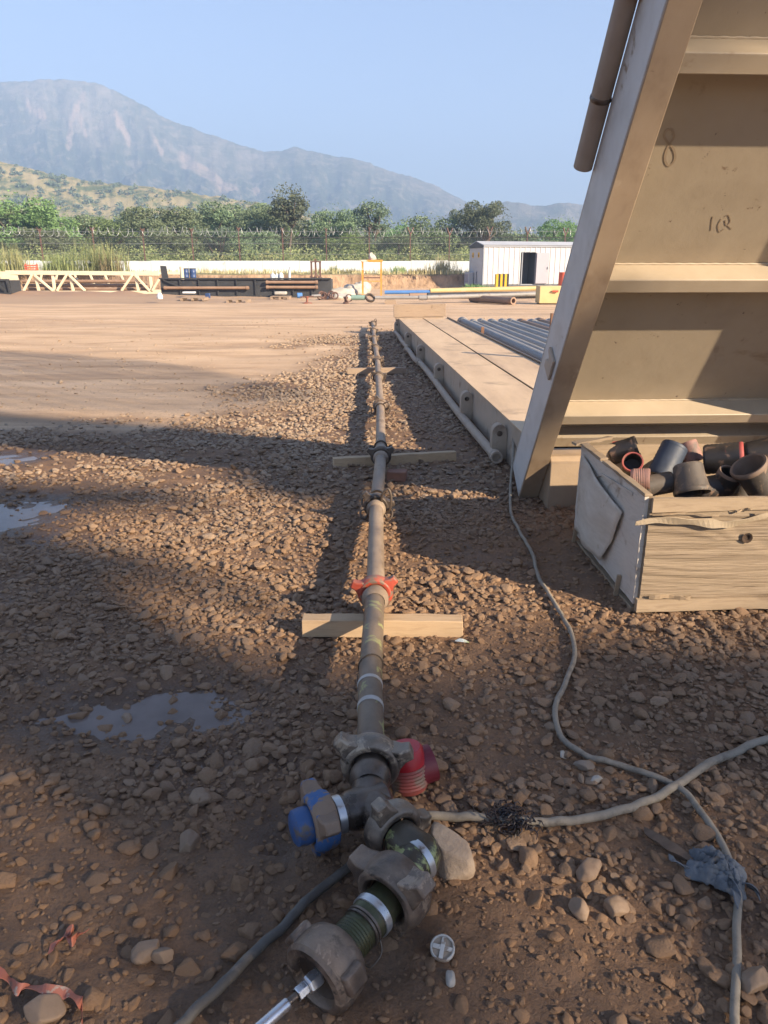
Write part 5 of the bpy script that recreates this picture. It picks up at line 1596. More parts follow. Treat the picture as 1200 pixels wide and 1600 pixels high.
# black walled skid with pipes on its face
Y0 = 40.5
def X(px, Y, z=0.5):
    d = CP * Y - SP * (z - CAM_H)
    return (px - 600) * d / FPX
xl, xr = X(252, Y0), X(516, Y0)
tank = empty('mud_skid', (xl, Y0, 0), 'long low black steel skid with ribbed sides at the far edge of the yard', 'skid')
n = 9
for i in range(n):
    a, b = lerp(xl, xr, i / n), lerp(xl, xr, (i + 1) / n)
    MB().box(((a + b) / 2, Y0 + 0.02, 0.52), (b - a - 0.012, 0.03, 0.80)).build('wall_panel', BLACKTANK, tank)
    MB().box((a + 0.03, Y0 - 0.04, 0.52), (0.06, 0.08, 0.84)).build('rib', BLACKTANK, tank)
MB().box(((xl + xr) / 2, Y0 - 0.045, 0.965), (xr - xl + 0.1, 0.16, 0.07)).build('top_rail', BLACKTANK, tank)
MB().box(((xl + xr) / 2, Y0 + 0.4, 0.065), (xr - xl, 0.9, 0.11)).build('base_rail', BLACKTANK, tank)
MB().box((xl, Y0 + 0.9, 0.52), (0.05, 1.7, 0.8)).build('end_wall', BLACKTANK, tank)
MB().box((xr, Y0 + 0.9, 0.52), (0.05, 1.7, 0.8)).build('end_wall', BLACKTANK, tank)
MB().box(((xl + xr) / 2, Y0 + 1.75, 0.52), (xr - xl, 0.05, 0.8)).build('back_wall', BLACKTANK, tank)
MB().box(((xl + xr) / 2, Y0 + 0.9, 0.80), (xr - xl - 0.1, 1.6, 0.04)).build('deck', BROWNSTEEL, tank)
MB().beam((xl + 0.15, Y0 - 0.1, 0.9), (xl + 1.0, Y0 - 0.1, 0.55), 0.06, 0.06).build('brace', BLACKTANK, tank)
for a, b, z in ((257, 390, 0.50), (417, 497, 0.78), (417, 497, 0.53)):
    MB().cyl((X(a, Y0), Y0 - 0.17, z), (X(b, Y0), Y0 - 0.17, z), 0.075, n=14).build('side_pipe', BROWNSTEEL, tank)
    for q in (0.02, 0.98):
        xx = lerp(X(a, Y0), X(b, Y0), q)
        MB().cyl((xx - 0.06, Y0 - 0.17, z), (xx + 0.06, Y0 - 0.17, z), 0.095, n=14).build('pipe_collar', BROWNSTEEL, tank)
# things standing on the skid
def lay(o, label, cat, group=None):
    return tag(o, label, cat, group)
lay(MB().prism([(X(255, 40.9), 40.8, 0.98), (X(265, 40.9), 40.8, 0.98), (X(263, 40.9), 40.8, 1.58), (X(254, 40.9), 40.8, 1.60)], (0, 0.05, 0)).build('black_sheet', BLACKTANK), 'black sheet leaning upright at the left end of the black skid', 'sheet')
lay(MB().cyl((X(286, 41.0), 41.0, 0.83), (X(286, 41.0), 41.0, 1.56), 0.10, n=14).build('white_post', IVORY), 'short ivory post standing beside the blue drums', 'post')
for px, lab in ((292, 'blue drum on the black skid next to the ivory post'), (303, 'blue drum on the black skid, the farther from the ivory post')):
    d = empty('drum', (X(px, 41.2), 41.2, 0.825), lab, 'drum', 'blue drums on the black skid')
    o = Vector((X(px, 41.2), 41.2, 0.825))
    MB().lathe([(0.0, 0), (0.17, 0), (0.175, 0.02), (0.168, 0.2), (0.176, 0.22), (0.168, 0.24), (0.168, 0.42), (0.176, 0.44), (0.168, 0.46), (0.172, 0.60)], o, (0, 0, 1), 20).build('body', BLUEDRUM, d)
    MB().lathe([(0.172, 0.601), (0.178, 0.63), (0.165, 0.645), (0.0, 0.645)], o, (0, 0, 1), 20).build('lid', BLACKTANK, d)
for k, (px, h, lab) in enumerate(((427, 0.44, 'white jug at the left of the group on the black skid'), (433, 0.40, 'second white jug from the left on the black skid'), (440, 0.47, 'third white jug from the left on the black skid'))):
    d = empty('jug', (X(px, 41.0), 41.0, 0.825), lab, 'jug', 'white jugs on the black skid')
    o = Vector((X(px, 41.0), 41.0 + 0.1 * (k % 2), 0.825))
    MB().lathe([(0.0, 0), (0.12, 0), (0.125, 0.03), (0.12, h * 0.7), (0.06, h * 0.9), (0.0, h * 0.9)], o, (0, 0, 1), 14).build('body', WHITEP, d)
    MB().cyl(o + Vector((0, 0, h * 0.88)), o + Vector((0, 0, h)), 0.035, n=10).build('cap', WHITEP, d)
b = Vector((X(453, 41.0), 41.0, 0.825))
lay(MB().tube([b, b + Vector((0, 0, 0.3)), b + Vector((0.03, 0, 0.55)), b + Vector((0.10, 0, 0.72))], 0.07, 12).build('bent_pipe', WHITEP), 'pale bent pipe stub standing right of the white jugs', 'pipe')
st = empty('iron_stand', (X(496, 41), 41.0, 0.82), 'rusty red-brown iron frame stand on the right end of the black skid', 'stand')
for px in (487.5, 494, 501):
    MB().beam((X(px, 41), 41.0, 0.82), (X(px, 41), 41.0, 1.80 if px != 494 else 1.95), 0.09, 0.09).build('upright', REDBROWN, st)
MB().beam((X(486, 41), 40.93, 1.80), (X(503, 41), 40.93, 1.80), 0.055, 0.06).build('cross_bar', REDBROWN, st)
MB().beam((X(485, 41), 40.86, 1.05), (X(508, 41), 40.86, 0.86), 0.06, 0.07).build('brace', REDBROWN, st)
for px, z, r in ((490, 0.92, 0.11), (496, 1.02, 0.14), (502, 0.93, 0.12)):
    MB().lathe([(r, -0.06), (r, 0.06), (r * 0.5, 0.07), (r * 0.5, -0.07)], (X(px, 41), 40.78, z), (0.3, -1, 0), 14, closed=True).build('pulley', REDBROWN, st)

# ivory lattice mast lying at the far left
def truss(Y, name_lab, xs0, xs1, full):
    pass
ms = empty('lattice_mast', (X(130, 45.5), 45.5, 0), 'long ivory lattice mast section lying on its side at the far left', 'mast')
Ya, Yb = 44.6, 46.6
zt, zb = 1.20, 0.14
def member(name, p0, p1, w=0.12):
    return MB().beam(p0, p1, w, w).build(name, IVORY, ms, bevel=0.01)
member('top_chord', (X(4, Ya), Ya, zt), (X(250, Ya), Ya, zt - 0.06), 0.17)
member('bottom_chord', (X(6, Ya), Ya, zb), (X(252, Ya), Ya, zb), 0.17)
member('top_chord', (X(12, Yb), Yb, zt + 0.06), (X(293, Yb), Yb, zt - 0.03), 0.16)
member('bottom_chord', (X(12, Yb), Yb, zb), (X(290, Yb), Yb, zb), 0.16)
for apex, lo, hi in ((55, 37, 83), (109, 89, 133), (211, 190, 234)):
    member('diagonal', (X(apex - 1.5, Ya), Ya - 0.09, zt - 0.1), (X(lo, Ya), Ya - 0.09, zb + 0.08))
    member('diagonal', (X(apex + 2, Ya), Ya - 0.09, zt - 0.1), (X(hi, Ya), Ya - 0.09, zb + 0.08))
    member('post', (X(apex + 2.2, Ya), Ya + 0.05, zt - 0.09), (X(apex + 4, Ya), Ya + 0.05, zb + 0.09), 0.14)
for px in (84, 236):
    member('post', (X(px, Ya), Ya + 0.05, zt - 0.09), (X(px, Ya), Ya + 0.05, zb + 0.09), 0.14)
member('diagonal', (X(250, Ya), Ya - 0.09, zt - 0.35), (X(238, Ya), Ya - 0.09, zb + 0.08))
for px in (68, 92, 118, 142, 165, 190, 215):
    member('back_post', (X(px, Yb), Yb, zt - 0.03), (X(px + (8 if px % 4 else -9), Yb), Yb, zb + 0.09), 0.11)
for px in (8, 130, 250):
    MB().beam((X(px, Ya), Ya + 0.09, zt - 0.02), (X(px + 4, Yb), Yb - 0.09, zt), 0.12, 0.12).build('cross_tie', IVORY, ms)
MB().prism([(X(6, Ya), Ya - 0.10, zb + 0.1), (X(34, Ya), Ya - 0.10, zb + 0.1), (X(31, Ya), Ya - 0.10, zt - 0.12), (X(3, Ya), Ya - 0.10, zt - 0.05)], (0, 0.03, 0)).build('gusset_plate', IVORY, ms)
for k, (z, y) in enumerate(((0.30, 45.2), (0.50, 45.5), (0.72, 45.8))):
    lay(MB().cyl((X(36, y), y, z), (X(240 - 10 * k, y), y, z), 0.10, n=14).build('stored_pipe', BROWNSTEEL), ['lowest brown pipe lying inside the ivory mast', 'middle brown pipe lying inside the ivory mast', 'topmost brown pipe lying inside the ivory mast'][k], 'pipe', 'brown pipes inside the mast')
# black box end at the left edge
bx_ = empty('black_box', (X(-20, 39), 39.0, 0.2), 'black open steel box cut by the left edge of the yard view', 'box')
MB().box((X(-22, 39), 39.6, 0.58), (2.5, 1.1, 0.62)).build('body', BLACKTANK, bx_)
for a, b in ((((X(-58, 39)), 0.92), ((X(16, 39)), 0.92)), (((X(-58, 39)), 0.26), ((X(16, 39)), 0.26))):
    MB().beam((a[0], 39.0, a[1]), (b[0], 39.0, b[1]), 0.1, 0.09).build('frame_rail', BLACKTANK, bx_)
MB().beam((X(15, 39), 38.99, 0.26), (X(13, 39), 38.99, 0.92), 0.09, 0.1).build('frame_post', BLACKTANK, bx_)
MB().beam((X(-5, 39), 38.9, 0.86), (X(10, 39), 38.9, 0.40), 0.05, 0.06).build('brace', BLACKTANK, bx_)
# red slatted crate on the weeds
rc = empty('red_basket', (X(52, 55), 55.0, 1.0), 'red slatted plastic basket in the weeds behind the ivory mast', 'basket')
for k in range(4):
    MB().box((X(52, 55), 55.0, 1.16 + 0.15 * k), (0.95, 0.06, 0.085)).build('slat', REDP, rc)
for px in (43.5, 60.5):
    MB().box((X(px, 55), 55.05, 1.38), (0.08, 0.04, 0.72)).build('side_post', REDP, rc)
MB().beam((X(60, 55), 55.1, 1.06), (X(78, 55), 55.3, 0.98), 0.1, 0.05).build('handle', REDP, rc)

# pallets and small gear along the skid
def pallet(px, py, w, label):
    g = ground_at(px, py)
    r = empty('pallet', g, label, 'pallet', 'pallets along the black skid')
    for k in range(5):
        MB().box(g + Vector((0, 0.12 + 0.2 * k, 0.135)), (w, 0.12, 0.022)).build('slat', WOODOLD, r)
    for k in (-1, 0, 1):
        MB().box(g + Vector((k * (w / 2 - 0.06), 0.5, 0.06)), (0.1, 0.95, 0.11)).build('runner', WOODOLD, r)
    return r
pallet(300, 470, 1.15, 'weathered pallet in front of the left half of the black skid')
pallet(437, 468, 0.95, 'weathered pallet carrying a white sheet before the right half of the skid')
pallet(370, 473, 1.0, 'broken pallet lying between the two others by the black skid')
g = ground_at(437, 466)
lay(MB().box(g + Vector((0, 0.5, 0.24)), (0.62, 0.5, 0.16)).build('white_sack', BAGM, bevel=0.05, seg=3), 'flat white sack lying on the right pallet', 'sack')
g = ground_at(293, 464)
lay(MB().box(g + Vector((0, 0.4, 0.20)), (0.60, 0.35, 0.09)).build('white_tray', WHITEP, bevel=0.02), 'flat white tray on the left pallet', 'tray')
g = ground_at(250, 467)
lay(MB().lathe([(0, 0), (0.13, 0.0), (0.14, 0.12), (0.09, 0.24), (0.05, 0.27), (0, 0.27)], g, (0, 0, 1), 12).build('white_bucket', WHITEP), 'small white container at the left foot of the black skid', 'container')
g = ground_at(325, 466)
lay(MB().box(g + Vector((0, 0, 0.12)), (0.22, 0.2, 0.22)).build('blue_box', BLUEDRUM, bevel=0.02), 'small dark blue box beside the left pallet', 'box')
jk = empty('red_jack', ground_at(480, 474), 'small red jack stand with a round base by the skid end', 'jack stand')
g = ground_at(480, 474)
MB().lathe([(0.22, 0), (0.22, 0.03), (0.05, 0.06), (0.045, 0.22), (0.08, 0.25), (0.08, 0.29), (0, 0.30)], g, (0, 0, 1), 16).build('base', NUTRED, jk)
MB().beam(g + Vector((-0.3, 0, 0.27)), g + Vector((0.3, 0, 0.30)), 0.06, 0.06).build('arm', REDBROWN, jk)
MB().cyl(g + Vector((0.2, 0.1, 0.32)), g + Vector((0.6, 0.15, 0.34)), 0.05, n=10).build('spindle', GREYROD, jk)
g = ground_at(468, 466)
lay(MB().cyl(g + Vector((-0.12, 0, 0.14)), g + Vector((0.14, 0.05, 0.14)), 0.13, n=16).build('blue_drum_small', BLUEP, bevel=0.02), 'small bright blue can lying left of the red jack stand', 'can')
g = ground_at(512, 469)
m = MB()
for k in range(6):
    m.lathe([(0.16, -0.03), (0.19, 0), (0.16, 0.03), (0.12, 0)], g + Vector((random.uniform(-.4, .5), random.uniform(0, .5), 0.16 + 0.05 * (k % 3))), (random.uniform(-1, 1), -1, random.uniform(-.6, .6)), 12, closed=True)
lay(m.build('chain_coil', REDBROWN), 'heap of rusty shackles and chain at the right foot of the black skid', 'chain')
# heap of white bags
for k, (px, py, sx, sz, lab) in enumerate(((536, 464, 1.5, 0.44, 'crumpled white bag at the left of the bag heap'), (553, 461, 1.4, 0.60, 'tall pale bag leaning in the middle of the bag heap'), (566, 459, 0.9, 0.72, 'narrow white bag beside the orange frame'), (528, 468, 1.1, 0.26, 'flat tan stained bag lying in front of the heap'))):
    bm = bmesh.new()
    bmesh.ops.create_icosphere(bm, subdivisions=3, radius=0.5)
    for v in bm.verts:
        p = v.co
        k2 = 1 + 0.35 * mnoise.noise(p * 3 + Vector((k * 5, 0, 0))) + 0.14 * (1 - abs(mnoise.noise(p * 7)) * 2)
        v.co = Vector((p.x * sx * k2, p.y * 0.8 * k2, max(-0.02, (p.z + 0.28) * sz * k2 * 1.2)))
    me = bpy.data.meshes.new('bag')
    bm.to_mesh(me); bm.free()
    me.polygons.foreach_set('use_smooth', [True] * len(me.polygons))
    me.materials.append(BAGM)
    o = bpy.data.objects.new('white_bag', me); col.objects.link(o)
    o.location = ground_at(px, py) + Vector((0, 0.3, 0))
    lay(o, lab, 'bag', 'white bags by the orange frame')

# orange rack frame
Yf = 42.0
of = empty('orange_frame', (X(580, Yf), Yf, 0), 'tall orange and white steel frame standing before the cut bank', 'frame')
for px in (566.5, 595.5):
    for y in (Yf, Yf + 0.7):
        MB().beam((X(px, Yf), y, 0.0), (X(px, Yf), y, 1.78), 0.08, 0.08).build('post', ORANGE, of)
    MB().beam((X(px, Yf), Yf + 0.042, 1.0), (X(px, Yf), Yf + 0.66, 1.0), 0.06, 0.06).build('side_bar', ORANGE, of)
MB().box((X(581, Yf), Yf + 0.35, 1.84), (1.16, 0.86, 0.11)).build('top_plate', ORANGE, of, bevel=0.01)
MB().beam((X(568, Yf), Yf - 0.001, 0.98), (X(594, Yf), Yf - 0.001, 0.98), 0.05, 0.06).build('cross_bar', REDBROWN, of)
MB().beam((X(568, Yf), Yf - 0.001, 0.80), (X(594, Yf), Yf - 0.001, 0.80), 0.04, 0.04).build('cross_bar', ORANGE, of)
bm = bmesh.new()
bmesh.ops.create_icosphere(bm, subdivisions=3, radius=0.2)
for v in bm.verts:
    p = v.co
    v.co = Vector((p.x * 1.1, p.y, max(0, (p.z + 0.1) * (1.1 + 0.8 * mnoise.noise(p * 6)))))
me = bpy.data.meshes.new('bag'); bm.to_mesh(me); bm.free(); me.materials.append(BAGM)
o = bpy.data.objects.new('white_bag', me); col.objects.link(o); o.location = (X(582, Yf), Yf + 0.3, 1.896)
lay(o, 'small white bundle on top of the orange frame', 'bag')

# long tool and pipes lying beyond the catwalk
Yt = 34.0
kt = empty('long_tool', (X(600, Yt), Yt, 0), 'long grey tool bar with a ring eye and pale green tail lying across the yard', 'tool')
za = 0.26
MB().cyl((X(549, Yt), Yt + 0.1, za), (X(570, Yt), Yt, za), 0.11, n=16).build('green_sleeve', GREENP, kt)
MB().lathe([(0.155, -0.04), (0.225, -0.05), (0.235, 0.0), (0.225, 0.05), (0.155, 0.04)], (X(578, Yt), Yt, za - 0.01), (0.5, -1, 1.1), 24, closed=True).build('ring_eye', DARKSTEEL, kt)
MB().cyl((X(566, Yt), Yt, za), (X(570.5, Yt), Yt, za), 0.08, n=14).build('neck', GREENP, kt)
MB().cyl((X(586, Yt), Yt, za), (X(655, Yt), Yt, za + 0.01), 0.075, n=16).build('rod', GREYROD, kt)
MB().cyl((X(655, Yt), Yt, za), (X(667, Yt), Yt, za), 0.115, n=16).build('sleeve', GREYROD, kt)
MB().cyl((X(667, Yt), Yt, za + 0.01), (X(852, Yt + 2), Yt + 2, za + 0.10), 0.095, n=16).build('rod', GREYPIPE, kt)
g = Vector((X(540, Yt), Yt + 0.1, 0))
vv = empty('valve', g, 'small rusty valve standing at the tail of the long tool', 'valve')
MB().lathe([(0.13, 0), (0.13, 0.05), (0.07, 0.08), (0.07, 0.2), (0.11, 0.23), (0.11, 0.30), (0, 0.31)], g, (0, 0, 1), 14).build('body', REDBROWN, vv)
MB().lathe([(0.14, -0.04), (0.17, -0.04), (0.17, 0.04), (0.14, 0.04)], g + Vector((0.14, -0.02, 0.24)), (0.6, -1, 0), 16, closed=True).build('flange', REDBROWN, vv)
for k, (a, b, m_, y, z, r, lab) in enumerate(((601, 672, BLUEP, 42.0, 0.22, 0.10, 'blue painted pipe length lying in line with the yellow pipe'), (672, 862, YELLOWP, 42.0, 0.30, 0.13, 'long yellow pipe lying before the white cabin'),
                                              (668, 850, BLACKTANK, 38.5, 0.16, 0.16, 'dark thick pipe lying behind the long tool'), (640, 852, BROWNSTEEL, 40.0, 0.13, 0.12, 'brown pipe on the ground between the dark and the yellow pipes'))):
    m = MB().cyl((X(a, y), y, z), (X(b, y + (1.2 if k else 0)), y + (1.2 if k else 0), z + (0.12 if k == 1 else 0.02)), r, n=16)
    lay(m.build('long_pipe', m_), lab, 'pipe')
sl = empty('pipe_sleeper', (X(665, 34), 34, 0), 'short dark timber block propping the long tool', 'timber block')
MB().box((X(610, 34), 34.0, 0.075), (0.5, 0.3, 0.15)).build('block', WOODOLD, sl)
MB().box((X(610, 34), 33.98, 0.16), (0.42, 0.2, 0.02)).build('pad', WOODOLD, sl)
c = Vector((X(803, 33), 33.0, 0.165))
hp_ = empty('hollow_pipe', c, 'rusty hollow pipe with its open end facing the catwalk', 'pipe')
dirh = Vector((-0.55, 1.0, 0)).normalized() * -1
MB().lathe([(0.10, 0.0), (0.16, 0.0), (0.16, 3.0), (0.10, 3.0)], c, Vector((-0.50, 0.85, 0)), 24, closed=True).build('tube', BROWNSTEEL, hp_)
yb = empty('yellow_box', (X(860, 33.5), 33.5, 0), 'yellow steel box with a red handle half hidden behind the ramp', 'box')
MB().box((X(868, 33.4), 33.9, 0.40), (1.35, 0.9, 0.72)).build('body', mat('box_yellow', [(0.56, 0.42, 0.19), (0.62, 0.48, 0.24)], 2, (0.5, 0.6), 0, 0, 20), yb, bevel=0.02)
MB().box((X(868, 33.4), 33.9, 0.02), (1.2, 0.8, 0.08)).build('skid', BLACKTANK, yb)
MB().cyl((X(863, 33.4), 33.40, 0.55), (X(872, 33.4), 33.36, 0.55), 0.045, n=12).build('red_handle', REDP, yb)
g = Vector((X(879, 44), 44, 0.0))
rd = empty('red_drum', g, 'small red drum peeking out beside the ramp before the white cabin', 'drum')
MB().lathe([(0, 0), (0.24, 0), (0.25, 0.02), (0.245, 0.9), (0.25, 0.92)], g + Vector((0, 0, 0.3)), (0, 0, 1), 18).build('body', REDP, rd)
MB().lathe([(0.25, 0.921), (0.24, 0.95), (0, 0.95)], g + Vector((0, 0, 0.3)), (0, 0, 1), 18).build('lid', REDP, rd)

# yellow and black striped barrier
Yg = 51.0
br = empty('striped_barrier', (X(785, Yg), Yg, 0), 'yellow and black striped block barrier in front of the white cabin', 'barrier')
w0, w1 = X(775, Yg), X(795, Yg)
for k in range(6):
    a, b = lerp(w0, w1, k / 6), lerp(w0, w1, (k + 1) / 6)
    MB().box(((a + b) / 2, Yg + 0.3, 0.56 + 0.02 * (k % 2)), (b - a - 0.004, 0.6, 1.02)).build('stripe_board', YELLOWS if k % 2 == 0 else BLACKS, br)

# white cabin
CABW = mat('cabin_white', [(0.44, 0.445, 0.46), (0.50, 0.505, 0.52)], 0.8, (0.45, 0.6), 0, 0.0, 20)
CABG = mat('cabin_grey_trim', [(0.20, 0.22, 0.26), (0.27, 0.29, 0.33)], 0.8, (0.5, 0.6), 0, 0, 20)
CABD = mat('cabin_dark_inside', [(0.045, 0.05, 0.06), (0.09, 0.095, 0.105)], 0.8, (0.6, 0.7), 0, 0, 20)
CABL = mat('cabin_lilac_door', [(0.30, 0.295, 0.345), (0.35, 0.345, 0.40)], 0.8, (0.5, 0.6), 0, 0, 20)
STICK = mat('warning_sticker', [(0.72, 0.40, 0.02), (0.76, 0.45, 0.03)], 3, (0.5, 0.6), 0, 0, 20)
aa = R(15)
C0 = Vector((X(754, 55.0, 1.5), 55.0, 0.10))
fx = Vector((math.cos(aa), math.sin(aa), 0))
fy = Vector((-math.sin(aa), math.cos(aa), 0))
cabin = empty('cabin', C0, 'white ribbed steel cabin with an open door beyond the pipes', 'cabin')
def CB(x, y, z):
    return C0 + fx * x + fy * y + Vector((0, 0, z))
def cabbox(x0, x1, y0, y1, z0, z1):
    vs = [CB(x, y, z) for x in (x0, x1) for y in (y0, y1) for z in (z0, z1)]
    return MB().add(vs, [(0, 1, 3, 2), (4, 6, 7, 5), (0, 4, 5, 1), (2, 3, 7, 6), (0, 2, 6, 4), (1, 5, 7, 3)])
CL, CDp, CHt = 9.6, 2.6, 2.75
dx0, dx1 = 3.05, 4.05         # doorway
xk, k = 0.10, 0
while xk < CL - 0.05:
    x1_ = min(xk + 0.40, CL)
    z0_ = 0.24
    parts = [(0.24, CHt)]
    if x1_ > dx0 - 0.01 and xk < dx1 + 0.01:
        parts = [(2.40, CHt)]
    for (za_, zb_) in parts:
        m = MB()
        # trapezoid rib on every panel
        prof = [(xk, 0), (xk + 0.27, 0), (xk + 0.30, -0.035), (xk + 0.36, -0.035), (x1_ - 0.004, 0), (x1_ - 0.004, 0.04), (xk, 0.04)]
        if x1_ - xk > 0.38:
            m.prism([CB(a, b_, za_) for a, b_ in prof], Vector((0, 0, zb_ - za_)))
        else:
            m.add([CB(a, b_, z) for a in (xk, x1_) for b_ in (0, 0.04) for z in (za_, zb_)], [(0, 1, 3, 2), (4, 6, 7, 5), (0, 4, 5, 1), (2, 3, 7, 6), (0, 2, 6, 4), (1, 5, 7, 3)])
        m.build('wall_panel', CABW, cabin, smooth=0)
    xk += 0.40
cabbox(0.0, 0.095, -0.05, 0.06, 0.2, CHt).build('corner_post', CABG, cabin)
cabbox(0.0, CL, -0.08, 0.05, CHt + 0.002, CHt + 0.13).build('eave_trim', CABG, cabin)
cabbox(0.0, 0.05, 0.062, CDp, 0.24, CHt).build('end_wall', CABW, cabin)
cabbox(CL - 0.05, CL, 0.062, CDp, 0.24, CHt).build('end_wall', CABW, cabin)
cabbox(0.052, CL - 0.052, CDp - 0.05, CDp, 0.24, CHt).build('back_wall', CABW, cabin)
cabbox(0.052, CL - 0.052, 0.07, CDp - 0.06, 0.16, 0.235).build('floor', CABG, cabin)
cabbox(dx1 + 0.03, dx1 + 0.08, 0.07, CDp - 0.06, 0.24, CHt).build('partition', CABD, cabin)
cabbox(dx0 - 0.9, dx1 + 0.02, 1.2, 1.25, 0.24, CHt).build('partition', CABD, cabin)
rf = MB()
rf.prism([CB(-0.02, -0.12, CHt + 0.134), CB(-0.02, CDp * 0.5, CHt + 0.42), CB(-0.02, CDp + 0.1, CHt + 0.134), ], fx * (CL + 0.1))
rf.build('roof', CABW, cabin, smooth=0)
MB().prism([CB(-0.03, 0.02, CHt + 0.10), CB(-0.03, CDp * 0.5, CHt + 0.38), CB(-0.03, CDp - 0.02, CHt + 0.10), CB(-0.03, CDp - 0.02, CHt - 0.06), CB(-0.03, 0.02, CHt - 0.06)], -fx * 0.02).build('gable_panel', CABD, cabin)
for z0_, z1_, x0_, x1_ in ((0.24, 2.40, dx0 - 0.07, dx0), (0.24, 2.40, dx1, dx1 + 0.03)):
    cabbox(x0_, x1_, -0.03, 0.06, z0_, z1_).build('door_jamb', CABG, cabin)
cabbox(dx0 - 0.07, dx1 + 0.03, -0.032, 0.06, 2.402, 2.45).build('door_head', CABG, cabin)
dr = cabbox(dx1 + 0.05, dx1 + 1.02, -0.12, -0.07, 0.28, 2.38).build('door', CABL, cabin)
MB().cyl(CB(dx1 + 0.92, -0.16, 1.25), CB(dx1 + 0.92, -0.16, 1.42), 0.025, n=8).build('handle', CABG, dr)
cabbox(0.0, CL, 0.02, CDp, -0.02, 0.155).build('skid', BLACKTANK, cabin)
for y0_ in (0.65, 1.75):
    st_ = cabbox(-0.012, -0.001, y0_, y0_ + 0.30, 2.05, 2.40).build('warning_sign', STICK, cabin)
    MB().prism([CB(-0.0125, y0_ + 0.06, 2.12), CB(-0.0125, y0_ + 0.24, 2.12), CB(-0.0125, y0_ + 0.15, 2.33)], -fx * 0.003).build('triangle_mark', BLACKS, st_)
ac = cabbox(-0.42, -0.04, 1.55, 2.45, 0.12, 1.05).build('cooling_unit', CABW, cabin, bevel=0.02)
cabbox(-0.435, -0.425, 1.65, 2.35, 0.35, 0.9).build('grille', CABL, ac)
MB().tube([CB(-0.04, 1.05, 0.3), CB(-0.04, 1.05, 1.1)], 0.03, 8).build('conduit', CABG, cabin)

# ------------------------------------------------------------------ perimeter wall and wire fence
WALLM = mat('whitewashed_wall', [(0.50, 0.54, 0.58), (0.62, 0.66, 0.70), (0.70, 0.74, 0.77)], 0.5, (0.8, 0.9), 0, 0.1, 20, spots=[((0.36, 0.34, 0.30), 0.9, 0.60, 0.12)])
pw = empty('perimeter_wall', (0, 62, 0.95), 'long low whitewashed wall along the top of the cut bank', 'wall')
xk = -48.0
while xk < 16:
    w = 2.95
    y = 62.0 + 0.02 * xk * 0
    MB().box((xk + w / 2, y, 1.42 + 0.03 * math.sin(xk)), (w - 0.02, 0.22, 1.10)).build('wall_panel', WALLM, pw)
    xk += w
MB().box((-16, 62, 0.92), (64, 0.4, 0.2)).build('footing', WALLM, pw)

FP = [(-150, 0), (-85, 0), (-20, 0), (65, 0), (147, 0), (225, 0), (301, 0), (374, 0), (442, 0), (510, 0), (577, 0), (641, 1), (702, 1), (764, 1), (823, 1), (882, 1), (940, 1), (1000, 1)]
Yp = 64.0
ords = ['', '', '', 'first', 'second', 'third', 'fourth', 'fifth', 'sixth', 'seventh', 'eighth', 'ninth', 'tenth', 'eleventh', 'twelfth', 'thirteenth', 'fourteenth', 'fifteenth']
px_post = []
for i, (px, kind) in enumerate(FP):
    p = Vector((X(px, Yp, 3.0), Yp, 0.9))
    px_post.append(p)
    zt_ = 4.45 + 0.05 * math.sin(i * 2)
    lab = ('rusty forked fence post, %s from the left in the wire fence' if kind else 'rusty straight fence post, %s from the left in the wire fence') % ords[i] if ords[i] else 'rusty fence post standing beyond the left edge, number of bays %d out' % (3 - i)
    if not ords[i]:
        lab = ['rusty fence post farthest beyond the left edge', 'rusty fence post well beyond the left edge', 'rusty fence post just beyond the left edge'][i]
    r = empty('fence_post', p, lab, 'fence post', 'rusty posts of the wire fence')
    MB().beam(p, (p.x, Yp, zt_ - (0.45 if kind else 0)), 0.085, 0.085).build('shaft', REDBROWN, r)
    for sg in (-1, 1):
        if kind:
            MB().beam((p.x, Yp, zt_ - 0.47), (p.x + sg * 0.25, Yp + sg * 0.2, zt_ + 0.1), 0.08, 0.08).build('fork_arm', REDBROWN, r)
        else:
            MB().beam((p.x, Yp, zt_ - 0.3), (p.x + sg * 0.06, Yp + sg * 0.35, zt_ + 0.05), 0.06, 0.06).build('fork_arm', REDBROWN, r)
WIREM = mat('galvanised_wire', [(0.34, 0.34, 0.34), (0.46, 0.46, 0.46)], 2, (0.4, 0.5), 0.5, 0, 20)
RAZM = mat('bright_razor_wire', [(0.50, 0.52, 0.54), (0.62, 0.63, 0.65)], 2, (0.4, 0.5), 0.2, 0, 20)
DARKW = mat('dark_line_wire', [(0.07, 0.07, 0.07), (0.12, 0.11, 0.10)], 2, (0.5, 0.6), 0.3, 0, 20)
wf = empty('wire_fence', (0, Yp, 0.9), 'wire mesh fence with a coil of razor wire along its top', 'wire fence')
x0_, x1_ = px_post[0].x, px_post[-1].x
pts = []
nn = 2600
for k in range(nn):
    t = k / nn
    th = t * (x1_ - x0_) / 0.55 * 2 * math.pi
    r = 0.30 * (1 + 0.12 * math.sin(t * 90))
    pts.append((x0_ + (x1_ - x0_) * t + 0.12 * math.sin(th * 0.37), Yp + 0.1 + r * math.cos(th), 4.22 + 0.08 * math.sin(t * 55) + r * math.sin(th)))
MB().tube(pts, 0.010, 3).build('razor_coil', RAZM, wf)
for z, m_, r in ((3.78, DARKW, 0.025), (3.3, WIREM, 0.012), (2.5, WIREM, 0.012), (4.22, WIREM, 0.012)):
    MB().tube([(lerp(x0_, x1_, t), Yp - 0.06, z + 0.02 * math.sin(t * 40)) for t in np.linspace(0, 1, 60)], r, 4).build('line_wire', m_, wf)
m = MB()
xk = x0_
